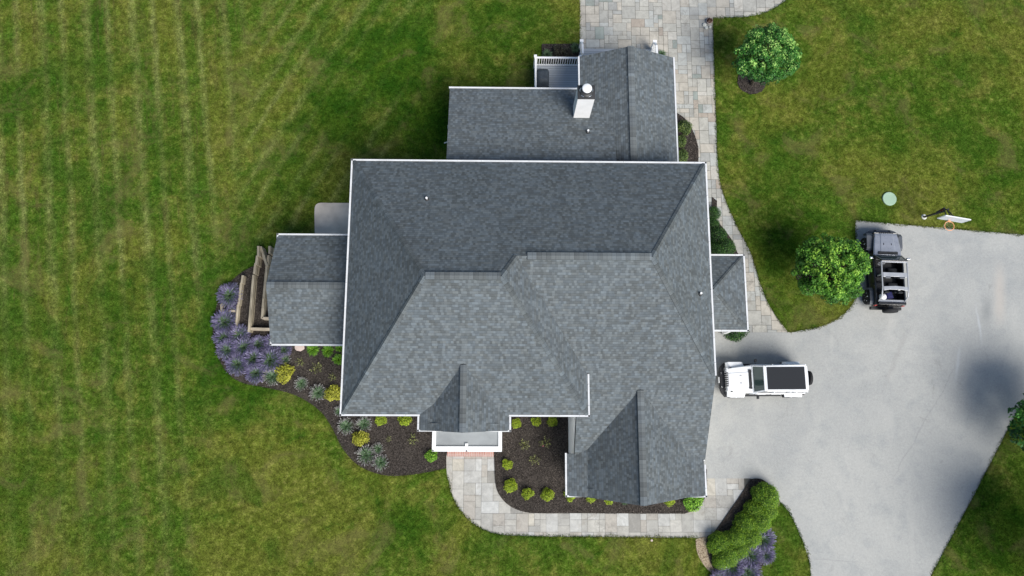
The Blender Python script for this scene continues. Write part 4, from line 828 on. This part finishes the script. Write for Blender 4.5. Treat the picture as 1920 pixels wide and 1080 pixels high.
tree('maple_tree', 'bright green leafy tree between the lawn edge and the dark off-roader', 'tree_bright', 1519, 523, 2.7, 1.84, 4.2, 25000, 300, .11, 201, .8, (-.12, -.06))
tree('young_tree', 'deep green tree with pale shoot tips on the upper right lawn', 'tree_deep', 1408, 158, 2.75, 1.76, 4.0, 24000, 300, .10, 202, .75, (-.1, .2))
# the trees that stand just outside the right edge
tree('oak_tree', 'dark leafy tree reaching in from the right edge over the driveway', 'tree_deep', 1940, 815, 2.5, 2.4, 5.0, 9000, 120, .19, 203, .8, (-.5, .4))
tree('shade_tree', 'tall tree casting shade over the lower right lawn', 'tree_deep', 1950, 1075, 4.6, 3.0, 7.5, 12000, 130, .24, 204, .8)
# ================================================================== GARDEN THINGS
def timbers(name, label, segs, group='timber retaining edges by the west wing'):
    "each seg: (x0,y0,x1,y1,z_top,cross) in pixels, a squared beam standing in a stack"
    o = None; root = thing(name, label, 'retaining wall', tuple(at(segs[0][0], segs[0][1], 0)), 0, group)
    for (x0, y0, x1, y1, zt, cr) in segs:
        a, b_ = at(x0, y0, zt), at(x1, y1, zt); m_ = MB(); d = (b_-a)
        for k in range(max(1, int(round((zt+.05)/.15)))): zz = zt-.075-k*.15; j = .012*(k % 2); m_.bar((a.x+j-root.location.x, a.y-root.location.y, zz), (b_.x+j-root.location.x, b_.y-root.location.y, zz), .125, .146)
        m_.build('timber', M['timberx'] if cr else M['timber'], root, bevel=.012)
    return root
timbers('timber_wall', 'outermost low timber wall beside the lavender', [(455, 516, 453, 531, .45, 0), (452, 530, 447, 572, .38, 0), (446, 571, 441, 627, .30, 0)])
timbers('timber_wall', 'short cross timber between two lavender plants', [(413, 582, 441, 583, .30, 1), (415, 569, 415, 580, .30, 0)])
timbers('timber_wall', 'long middle timber wall stepping down towards the lavender', [(484, 461, 484, 480, .9, 0), (482, 479, 480, 496, .78, 0), (479, 493, 476, 513, .66, 0), (475, 515, 466, 622, .52, 0)])
timbers('timber_wall', 'innermost timber wall close to the west wing', [(488, 462, 500, 498, .75, 0), (500, 496, 494, 560, .6, 0), (494, 558, 491, 597, .5, 0), (491, 596, 508, 597, .5, 1)])
timbers('timber_wall', 'short stepped timbers at the top corner of the west wing', [(505, 461, 505, 475, .75, 0), (503, 478, 502, 496, .6, 0)])
timbers('timber_wall', 'cross timber closing the bed below the west wing', [(469, 616, 508, 617, .45, 1)])
b = MB(); rr = random.Random(3); P = [(.26*math.cos(t)*(1+.1*rr.uniform(-1, 1)), .22*math.sin(t)*(1+.1*rr.uniform(-1, 1))) for t in [k*math.pi/7 for k in range(14)]]; b.prism(P, 0, .06)
o = b.build('stepping_stone', M['pinkrock'], None, bevel=.02); q = at(562, 651, .08); o.location = (q.x, q.y, .05); tag(o, 'flat pinkish stone at the gutter of the west wing', 'stone')
# ornament at the patio corner: pale rocks and a brown dried plant
q = at(1330, 40, .1); r = random.Random(9)
b = MB(); b.lathe([(.10, 0), (.16, .06), (.19, .16), (.17, .17), (.15, .12), (.02, .11)], 18, 'z'); pot = thing('potted_plant', 'small pot with brown dried plant at the patio corner', 'planter', (q.x, q.y, .02)); b.build('pot', M['pinkrock'], pot)
rg = np.random.default_rng(4); d = rnd_dirs(rg, 200, .15); V = leaves(d*rg.uniform(.08, .19, 200)[:, None]+[0, 0, .14], norm(d+[0, 0, .6]), np.full(200, .09), .4, rg)
np_mesh('dried_leaves', V, 4, leafmat('dried_leaf', (.02, .008, .004), (.12, .05, .025), (.6, .42, .32)), pot, rg.uniform(0, 1, 200))
for i, (dx, dy, s_) in enumerate(((-.28, -.20, .13), (-.18, -.38, .12), (.05, -.33, .09))):
    b = MB(); b.lathe([(s_*.7, 0), (s_, s_*.3), (s_*.8, s_*.7), (s_*.3, s_*.85)], 9, 'z'); o = b.build('rock', M['rock'], None, bevel=.01); o.location = (q.x+dx, q.y+dy, .015); o.rotation_euler = (0, 0, i*1.3); tag(o, ['pale rock left of the little pot at the patio corner', 'pale rock below the little pot at the patio corner', 'smallest pale rock on the lawn side of the pot'][i], 'rock')
q = at(1222, 1013, .05); b = MB(); b.lathe([(.05, 0), (.07, .03), (.04, .05)], 8, 'z'); o = b.build('rock', M['pinkrock'], None, bevel=.01); o.location = (q.x, q.y, .02); tag(o, 'small tan rock on the grass edge below the front walk', 'rock')
# septic lid
q = at(1668, 372.5, .1); b = MB(); b.lathe([(.385, 0), (.385, .08), (.37, .095), (.36, .10)], 48, 'z'); lid = thing('tank_lid', 'round pale green tank lid lying in the upper right lawn', 'lid', (q.x, q.y, .02)); b.build('cover', M['lid'], lid)
b = MB(); b.lathe([(.018, .098), (.018, .106)], 8, 'z', (.3, 0, 0)); b.build('screw', M['lid'], lid)
# covered gas grill on the deck
q0 = at(1005, 129, 1.3); q1 = at(1030, 166, 1.3); gx, gy_ = (q0.x+q1.x)/2, (q0.y+q1.y)/2; gl = thing('gas_grill', 'gas grill under a black cover on the small deck', 'grill', (gx, gy_, .6)); hw, hl = (q1.x-q0.x)/2, (q0.y-q1.y)/2
b = MB(); n_ = 20; rings = []
for (z, sx, sy, e) in ((0.02, 1.0, 1.0, .25), (.45, .98, .98, .25), (.72, .96, .97, .25), (.80, .93, .88, .3), (1.0, .86, .62, .35), (1.10, .70, .50, .4), (1.12, .4, .3, .5)):
    ring_ = []
    for k in range(n_):
        t = 2*math.pi*(k+.5)/n_; c_, s_ = math.cos(t), math.sin(t); ring_.append((hw*sx*math.copysign(abs(c_)**e, c_)*(1+.02*math.sin(7*t+z*9)), hl*sy*math.copysign(abs(s_)**e, s_)*(1+.015*math.sin(5*t)), z))
    rings.append(ring_)
vv = [p for rr_ in rings for p in rr_]; b.idx(vv, [(i*n_+k, i*n_+(k+1) % n_, (i+1)*n_+(k+1) % n_, (i+1)*n_+k) for i in range(len(rings)-1) for k in range(n_)], True); b.face(rings[-1]); gc = b.build('cover', M['cover'], gl)
b = MB()
for k in range(4): b.box(hw*.80+.0, hw*.80+.012, -.10+k*.055-.02, -.10+k*.055+.02, .87, .93)
b.build('logo', M['white'], gl)
for sx in (-1, 1):
    for sy in (-1, 1): b = MB(); b.lathe([(.035, -.015), (.035, .015)], 12, 'x', (sx*hw*.8, sy*hl*.8, .035)); b.build('caster', M['rubber'], gl)
# basketball hoop, lowered, leaning slightly back
p0 = at(1732, 407, 0); p1 = at(1769, 396, 2.15); hp = thing('basketball_hoop', 'basketball hoop with white backboard and orange rim beside the driveway', 'basketball hoop', tuple(p0))
O_ = Vector(p0); l_ = lambda v: Vector(v)-O_
b = MB(); b.lathe([(.15, -.0), (.15, .04), (.12, .05)], 20, 'z'); b.build('base', M['rock'], hp)
b = MB(); b.tube([(0, 0, 0), l_(p1)], .055, 10); b.build('pole', M['dark'], hp)
A_ = at(1757, 399, 1.7); B_ = at(1772, 391, 2.25); b = MB(); b.bar(l_(A_), l_(B_), .16, .10); b.build('lift_mechanism', M['dark'], hp, bevel=.02); b = MB(); b.bar(l_(at(1763, 395.5, 2.02)), l_(at(1770, 392.5, 2.27)), .07, .05); b.build('spring', plain('red_spring', (.12, .015, .012), .5), hp)
c1, c2_, c3, c4 = at(1773, 404, 2.95), at(1820, 412, 2.95), at(1803.5, 417, 2.1), at(1758, 409, 2.1)
nb_ = (c2_-c1).cross(c4-c1).normalized()*.025
b = MB(); f_ = [l_(v) for v in (c1, c2_, c3, c4)]; b.idx([v+nb_ for v in f_]+[v-nb_ for v in f_], [(0, 1, 2, 3), (7, 6, 5, 4), (0, 4, 5, 1), (1, 5, 6, 2), (2, 6, 7, 3), (3, 7, 4, 0)]); bd = b.build('backboard', M['board'], hp)
b = MB(); m_ = MB()
for i in range(4): m_.bar(f_[i], f_[(i+1) % 4], .05, .05)
m_.build('board_frame', M['white'], bd)
rc = at(1780, 423.6, 2.2); rm = .245; b = MB(); b.tube([l_(rc)+Vector((rm*math.cos(t), rm*math.sin(t), 0)) for t in [2*math.pi*k/28 for k in range(28)]], .017, 8, closed=True)
rimo = b.build('rim', M['orange'], hp); b = MB(); bb_ = at(1781, 413.5, 2.2); b.bar(l_(rc)+Vector((0, rm-.02, -.01)), l_(bb_), .13, .05); b.build('bracket', M['orange'], rimo, bevel=.01)
b = MB()
for k in range(14):
    t = 2*math.pi*k/14; a = Vector((math.cos(t), math.sin(t), 0)); t2 = t+.45; a2 = Vector((math.cos(t2), math.sin(t2), 0)); b.tube([l_(rc)+a*rm, l_(rc)+a2*(rm*.75)+Vector((0, 0, -.2)), l_(rc)+a*(rm*.55)+Vector((0, 0, -.42))], .004, 4)
b.build('net', M['net'], rimo)
tl = (c1+c2_+c3+c4)/4; b = MB()
for (s0, e0) in (((1771, 393, 2.35), (1774, 405.5, 2.8)), ((1775, 392, 2.35), (1783, 407, 2.8)), ((1775, 392, 2.2), (1790, 408, 2.75)), ((1770, 394, 2.15), (1776, 406, 2.3))): b.bar(l_(at(*s0)), l_(at(*e0)), .04, .04)
b.bar(l_(at(1769, 394, 2.3)), l_(at(1779, 392, 2.3)), .06, .06); b.build('arm', M['dark'], hp)

# ================================================================== VEHICLES
def arc(cx, cz, r, a0, a1, n): return [(cx+r*math.cos(R(a0+(a1-a0)*k/n)), cz+r*math.sin(R(a0+(a1-a0)*k/n))) for k in range(n+1)]
def offroader(name, label, opened, paint, hoodm, loc, rz):
    o = thing(name, label, 'car', loc, rz); P = M[paint]; FA, RA = 1.42, -1.50
    b = MB(); b.box(-2.0, 1.95, -.42, .42, .36, .62); b.box(RA-.06, RA+.06, -.7, .7, .34, .46); b.box(FA-.06, FA+.06, -.7, .7, .34, .46); b.build('chassis', M['blackplastic'], o, bevel=.02)
    # tub: floor, sides, ends (open at the top when the roof is off)
    def shell(nm, polys, m, par=o, bev=.015):
        q = MB()
        for f in polys: f(q)
        return q.build(nm, m, par, bevel=bev)
    side = [(-2.02, .60), (-2.02, 1.16), (.52, 1.16), (.62, 1.14), (.72, 1.12), (.72, .50), (-1.0, .50)] + [(RA+.50, .52)] + arc(RA, .45, .50, 20, 150, 6) + [(-1.98, .60)]
    bd_ = MB(); bd_.side(side, -.76, -.70); bd_.side(side, .70, .76); bd_.box(-2.0, .70, -.70, .70, .50, .56); bd_.box(-2.02, -1.96, -.70, .70, .56, 1.16); bd_.box(.62, .72, -.70, .70, .56, 1.14); body = bd_.build('body', P, o, bevel=.018)
    # engine bay and hood, narrowing to the grille
    q = MB(); wf, wb = .60, .72
    q.idx([(.70, -wb, .62), (.70, wb, .62), (1.92, wf, .62), (1.92, -wf, .62), (.70, -wb, 1.10), (.70, wb, 1.10), (1.92, wf, 1.02), (1.92, -wf, 1.02)], [(0, 1, 2, 3), (4, 7, 6, 5), (0, 4, 5, 1), (1, 5, 6, 2), (2, 6, 7, 3), (3, 7, 4, 0)]); q.build('engine_bay', P, o, bevel=.01)
    q = MB(); hv = []
    for x, w_, zc in ((.70, .72, 1.155), (.95, .705, 1.155), (1.4, .66, 1.14), (1.80, .61, 1.11), (1.93, .58, 1.075)):
        hv += [(x, -w_, zc-.06), (x, -w_*.93, zc-.012), (x, -w_*.55, zc), (x, -w_*.50, zc+.028), (x, w_*.50, zc+.028), (x, w_*.55, zc), (x, w_*.93, zc-.012), (x, w_, zc-.06)]
    fs = [(i*8+k, i*8+k+1, (i+1)*8+k+1, (i+1)*8+k) for i in range(4) for k in range(7)] + [tuple(range(8)), tuple(range(32, 40))[::-1]]
    q.idx(hv, fs); hood = q.build('hood', M[hoodm], o, bevel=.01)
    q = MB()
    for y in (-.20, .20): q.tube([(1.26, y, 1.17), (1.30, y, 1.185), (1.36, y, 1.175)], .016, 6)
    q.build('washer_nozzle', M['blackplastic'], hood)
    q = MB()
    for y in (-.63, .63): q.box(1.74, 1.84, y-.02, y+.03, 1.03, 1.10)
    q.build('hood_latch', M['blackplastic'], hood)
    q = MB(); q.box(.74, .90, -.50, .50, 1.178, 1.196); cw = q.build('cowl_vent', M['blackplastic'], hood, bevel=.01)
    q = MB(); q.bar((.76, -.42, 1.21), (.80, .02, 1.215), .02, .015); q.bar((.76, .10, 1.21), (.80, .52, 1.215), .02, .015); q.build('wiper', M['rubber'], o)
    # grille with seven slots
    q = MB(); q.box(1.93, 2.0, -.62, .62, .62, 1.07); gr_ = q.build('grille', P, o, bevel=.03)
    for k in range(7): y = -.33+k*.11; q = MB(); q.box(1.96, 2.006, y-.032, y+.032, .68, 1.02); q.box(1.94, 2.0, y-.032, y+.032, 1.03, 1.078); q.build('grille_slot', M['rubber'], gr_)
    for s_ in (-1, 1): q = MB(); q.lathe([(.10, 1.98), (.10, 2.02), (.09, 2.035)], 20, 'x', (0, s_*.50, .88)); q.build('headlight', M['steel'] if not opened else M['greybump'], o); q = MB(); q.lathe([(.045, 2.19), (.04, 2.21)], 14, 'x', (0, s_*.56, .56)); q.build('fog_light', M['steel'], o)
    # bumpers
    q = MB(); q.prism([(2.02, -.60), (2.02, .60), (1.92, .88), (2.02, .90), (2.20, .66), (2.27, .45), (2.27, -.45), (2.20, -.66), (2.02, -.90), (1.92, -.88)], .46, .66); q.box(2.0, 2.24, -.42, .42, .66, .70); fb_ = q.build('front_bumper', M['blackplastic'] if not opened else M['greybump'], o, bevel=.02)
    for y in (-.36, .36): q = MB(); q.tube([(2.16, y-.04, .70), (2.20, y-.03, .75), (2.20, y+.03, .75), (2.16, y+.04, .70)], .014, 6); q.build('tow_hook', M['steel'] if not opened else M['dark'], fb_)
    if not opened: q = MB(); q.box(2.275, 2.30, -.155, .155, .50, .64); q.idx([(2.27, -.155, .66), (2.30, -.155, .60), (2.30, .155, .60), (2.27, .155, .66)], [(0, 1, 2, 3)]); q.build('licence_plate', M['white'], fb_)
    q = MB(); q.box(-2.20, -2.03, -.80, .80, .44, .62); q.build('rear_bumper', M['blackplastic'], o, bevel=.03)
    # fenders
    for s_ in (-1, 1):
        ya, yb_ = (.60, .93) if s_ > 0 else (-.93, -.60)
        top = [(1.02, .80), (1.16, .92), (1.90, .96), (1.99, .86), (1.99, .82), (1.88, .90), (1.18, .87), (1.08, .78)]
        q = MB(); pts = [(x, z) for x, z in top]
        q.idx([(.98, s_*.72, .80), (1.14, s_*.66, .93), (1.86, s_*.60, .97), (1.99, s_*.62, .88), (1.06, s_*.93, .78), (1.20, s_*.93, .88), (1.84, s_*.93, .91), (1.99, s_*.90, .82)], [(0, 1, 5, 4), (1, 2, 6, 5), (2, 3, 7, 6)]); fd = q.build('fender', P if not opened else M['greybump'], o)
        sm_ = fd.modifiers.new('t', 'SOLIDIFY'); sm_.thickness = .05; bv = fd.modifiers.new('b', 'BEVEL'); bv.width = .015; bv.segments = 2
        q = MB(); q.idx([(-1.98, s_*.76, .84), (-1.78, s_*.76, .95), (-1.22, s_*.76, .95), (-1.02, s_*.76, .80), (-1.98, s_*.93, .80), (-1.78, s_*.93, .89), (-1.24, s_*.93, .89), (-1.06, s_*.93, .76)], [(0, 1, 5, 4), (1, 2, 6, 5), (2, 3, 7, 6)]); fd = q.build('fender', P if not opened else M['greybump'], o)
        sm_ = fd.modifiers.new('t', 'SOLIDIFY'); sm_.thickness = .05; bv = fd.modifiers.new('b', 'BEVEL'); bv.width = .015; bv.segments = 2
        q = MB(); q.bar((-.98, s_*.80, .42), (.96, s_*.80, .42), .12, .05); q.build('side_step', M['blackplastic'], o, bevel=.015)
        # doors
        for (xa, xb) in ((-.18, .58), (-1.0, -.22)):
            q = MB(); q.side([(xa, .54), (xa, 1.13), (xb, 1.13), (xb, .54)], s_*.762, s_*.785); dr = q.build('door', P, o, bevel=.01)
            q = MB(); q.bar((xa+.05, s_*.80, 1.02), (xa+.19, s_*.80, 1.02), .03, .035); q.build('handle', M['blackplastic'], dr)
            q = MB()
            for zz in (.68, .98): q.box(xb-.04, xb+.05, s_*.785 if s_ > 0 else -.80, .80 if s_ > 0 else -.785, zz, zz+.04)
            q.build('hinge', M['blackplastic'], dr)
        q = MB(); q.bar((.50, s_*.78, 1.16), (.53, s_*.92, 1.20), .03, .03); q.box(.46, .55, min(s_*.88, s_*1.03), max(s_*.88, s_*1.03), 1.14, 1.34); q.build('mirror', M['blackplastic'] if not opened else M['steel'], o, bevel=.02)
        q = MB(); q.box(-2.055, -2.02, s_*.70-.06, s_*.70+.06, .82, 1.02); q.build('tail_light', M['lamp_red'], o, bevel=.008)
        for ax in (FA, RA):
            yc = s_*.80; q = MB(); pr = [(.25, -.12), (.38, -.125), (.405, -.09), (.41, 0), (.405, .09), (.38, .125), (.25, .12)]; q.lathe([(r_, yc+h_) for r_, h_ in pr], 32, 'y', (ax, 0, .41)); wh = q.build('wheel', M['rubber'], o)
            q = MB(); q.lathe([(.255, yc+s_*.10), (.24, yc+s_*.09), (.235, yc+s_*.04), (.06, yc+s_*.03)], 28, 'y', (ax, 0, .41))
            for k in range(5):
                a = k*2*math.pi/5+.3; q.bar((ax+.05*math.cos(a), yc+s_*.095, .41+.05*math.sin(a)), (ax+.24*math.cos(a), yc+s_*.105, .41+.24*math.sin(a)), .035, .09)
            q.lathe([(.06, yc+s_*.08), (.05, yc+s_*.12)], 12, 'y', (ax, 0, .41)); q.build('rim', M['steel'], wh)
    # spare wheel
    q = MB(); q.lathe([(.22, -2.24), (.36, -2.25), (.385, -2.30), (.36, -2.40), (.22, -2.42)], 28, 'x', (0, -.05 if not opened else 0, 1.02)); sp_ = q.build('spare_wheel', M['rubber'], o)
    q = MB(); q.lathe([(.21, -2.36), (.18, -2.39), (.05, -2.38)], 20, 'x', (0, 0, 1.02)); q.build('rim', M['steel'] if opened else M['blackplastic'], sp_); q = MB(); q.box(-2.25, -2.05, -.12, .12, .9, 1.1); q.build('spare_mount', M['blackplastic'], sp_)
    # windscreen
    zt, xt, xb_ = 1.76, .27, .66; wt, wb2 = .62, .69
    fr_ = MB()
    for (a, c_) in (((xb_, -wb2, 1.15), (xt, -wt, zt)), ((xb_, wb2, 1.15), (xt, wt, zt))): fr_.bar(a, c_, .08, .07)
    fr_.bar((xt, -wt-.04, zt), (xt, wt+.04, zt), .09, .07); fr_.bar((xb_, -wb2, 1.16), (xb_, wb2, 1.16), .08, .05); ws = fr_.build('windscreen_frame', P if not opened else M['kpaint'], o, bevel=.02)
    q = MB(); q.idx([(xb_+.005, -wb2+.03, 1.18), (xb_+.005, wb2-.03, 1.18), (xt+.03, wt-.03, zt-.02), (xt+.03, -wt+.03, zt-.02)], [(0, 1, 2, 3)]); gs = q.build('windscreen', M['windscreen'], ws); k_ = gs.modifiers.new('t', 'SOLIDIFY'); k_.thickness = .012
    # cabin
    if not opened:
        gh_ = [(-1.93, 1.15), (-1.90, 1.74), (xt-.02, 1.74), (xb_-.08, 1.15)]
        q = MB(); q.side(gh_, -.69, .69); q.build('side_glass', M['glass'], o, bevel=.03)
        for s_ in (-1, 1):
            for x0_, x1_ in ((-.20, -.20), (-1.04, -1.04), (-1.90, -1.93), (-1.35, -1.35)):
                q = MB(); q.bar((x0_, s_*.695, 1.74), (x1_, s_*.70, 1.15), .05, .07); q.build('pillar', P, o, bevel=.01)
        q = MB(); n_ = [(.20, -.66), (.24, -.60), (.24, .60), (.20, .66), (-1.86, .70), (-1.96, .60), (-1.98, 0), (-1.96, -.60), (-1.86, -.70)]
        q.prism(n_, 1.74, 1.81); rf_ = q.build('hardtop', P, o, bevel=.03, seg=3)
        q = MB(); q.box(-1.80, .16, -.575, .575, 1.812, 1.83); q.build('sliding_soft_top', M['softtop'], rf_, bevel=.012)
        q = MB(); q.box(-1.3, -.95, .62, .66, 1.81, 1.825); q.build('seam', M['white'], rf_)
    else:
        fm = M['frame']; q = MB(); zr = 1.70
        for s_ in (-1, 1): q.tube([(xt-.02, s_*.64, zr+.02), (-.5, s_*.65, zr), (-1.22, s_*.65, zr), (-1.62, s_*.66, zr-.10), (-1.86, s_*.66, 1.2)], .038, 8)
        q.bar((xt-.06, -.66, zr+.03), (xt-.06, .66, zr+.03), .10, .04)
        q.prism([(-.38, -.60), (-.38, .60), (-.62, .60), (-.66, .36), (-.60, .22), (-.60, -.22), (-.66, -.36), (-.62, -.60)], zr-.02, zr+.04)
        q.prism([(-1.14, -.60), (-1.10, 0), (-1.14, .60), (-1.36, .60), (-1.30, .3), (-1.30, -.3), (-1.36, -.60)], zr-.02, zr+.035)
        q.bar((-1.84, -.66, 1.22), (-1.84, .66, 1.22), .16, .05); q.bar((-.46, -.62, 1.2), (-.46, -.60, zr), .07, .07); q.bar((-.46, .62, 1.2), (-.46, .60, zr), .07, .07)
        rc_ = q.build('roll_cage', fm, o, bevel=.012)
        q = MB(); q.bar((-1.96, -.70, 1.28), (-1.96, .70, 1.28), .12, .10); q.build('folded_top', M['softtop'], o, bevel=.03)
        for s_ in (-1, 1):
            q = MB(); q.box(-.70, -.60, s_*.36-.14, s_*.36+.14, zr-.05, zr+.05); q.build('speaker_pod', M['greybump'], rc_, bevel=.03)
        for (x, ys_) in ((-.18, (-.36, .36)), (-1.0, (-.34, .34))):
            for y in ys_:
                q = MB(); q.box(x-.25, x+.25, y-.25, y+.25, .60, .82); q.idx([(x-.28, y-.25, .80), (x-.28, y+.25, .80), (x-.16, y+.25, .80), (x-.16, y-.25, .80), (x-.42, y-.22, 1.36), (x-.42, y+.22, 1.36), (x-.33, y+.22, 1.36), (x-.33, y-.22, 1.36)], [(0, 1, 2, 3), (4, 7, 6, 5), (0, 4, 5, 1), (1, 5, 6, 2), (2, 6, 7, 3), (3, 7, 4, 0)]); st = q.build('seat', M['softtop'], o, bevel=.04)
                q = MB(); q.box(x-.45, x-.36, y-.12, y+.12, 1.38, 1.54); q.build('headrest', M['softtop'], st, bevel=.03)
        q = MB(); q.box(.42, .62, -.66, .66, .92, 1.15); q.build('dashboard', M['blackplastic'], o, bevel=.04)
        q = MB(); q.tube([(.24+.05*math.sin(t), .36+.17*math.cos(t), 1.14+.17*math.sin(t)) for t in [2*math.pi*k/20 for k in range(20)]], .016, 6, closed=True); q.bar((.24, .20, 1.14), (.24, .52, 1.14), .02, .04); q.bar((.24, .36, 1.14), (.46, .36, 1.05), .04, .04); q.build('steering_wheel', M['frame'], o)
    return o
M['greybump'] = plain('grey_bumper', (0.085, 0.092, 0.105), 0.45, 0.1, 0.12)
# white one, nose to the left; dark one, nose to the top of the picture
wa = at(1351, 713, .56); wb_ = at(1524, 715.5, 1.0); cx = (wa.x+wb_.x)/2; cy = (wa.y+wb_.y)/2; L_ = (wb_.x-wa.x)
wc = offroader('white_off_roader', 'white boxy four-door off-roader with a black roof panel, nose to the garage', False, 'wpaint', 'wpaint', (cx-.17, cy+.07, .015), math.pi+R(.6)); wc.scale = (L_/4.72,)*2+(1,)
f1, f2 = at(1619.6, 453, .41), at(1625.5, 556, .41); dv = (f1-f2); ang = math.atan2(dv.y, dv.x); mid = (f1+f2)/2; nrm_ = Vector((math.sin(ang), -math.cos(ang), 0)); s_ = dv.length/2.92
ctr = mid + nrm_*(.90*s_) + dv.normalized()*(.04*s_)
kc = offroader('dark_off_roader', 'black open-top off-roader with its roof panels off, parked beside the bright tree', True, 'kpaint', 'hood_sheen', (ctr.x, ctr.y, .015), ang); kc.scale = (s_*.945, s_, 1); kc.location = (ctr.x-.06, ctr.y-.12, .015)
def incar(x, y, z): return kc.matrix_basis @ Vector((x, y, z))
b = MB(); b.lathe([(.02, 0), (.13, .03), (.19, .12), (.19, .2), (.12, .31), (.02, .34)], 18, 'z'); o = b.build('beach_bag', M['white'], None); o.location = incar(-1.60, .40, .98); tag(o, 'white rounded bag in the open boot of the black off-roader', 'bag')
b = MB(); b.box(-.18, .16, -.20, .20, 0, .14); b.box(-.10, .18, -.16, .12, .14, .20); o = b.build('folded_blanket', M['blue'], None, bevel=.04); o.location = incar(-1.52, .06, 1.0); o.rotation_euler = (0, 0, ang+.3); tag(o, 'folded dark blue blanket in the open boot of the black off-roader', 'blanket')
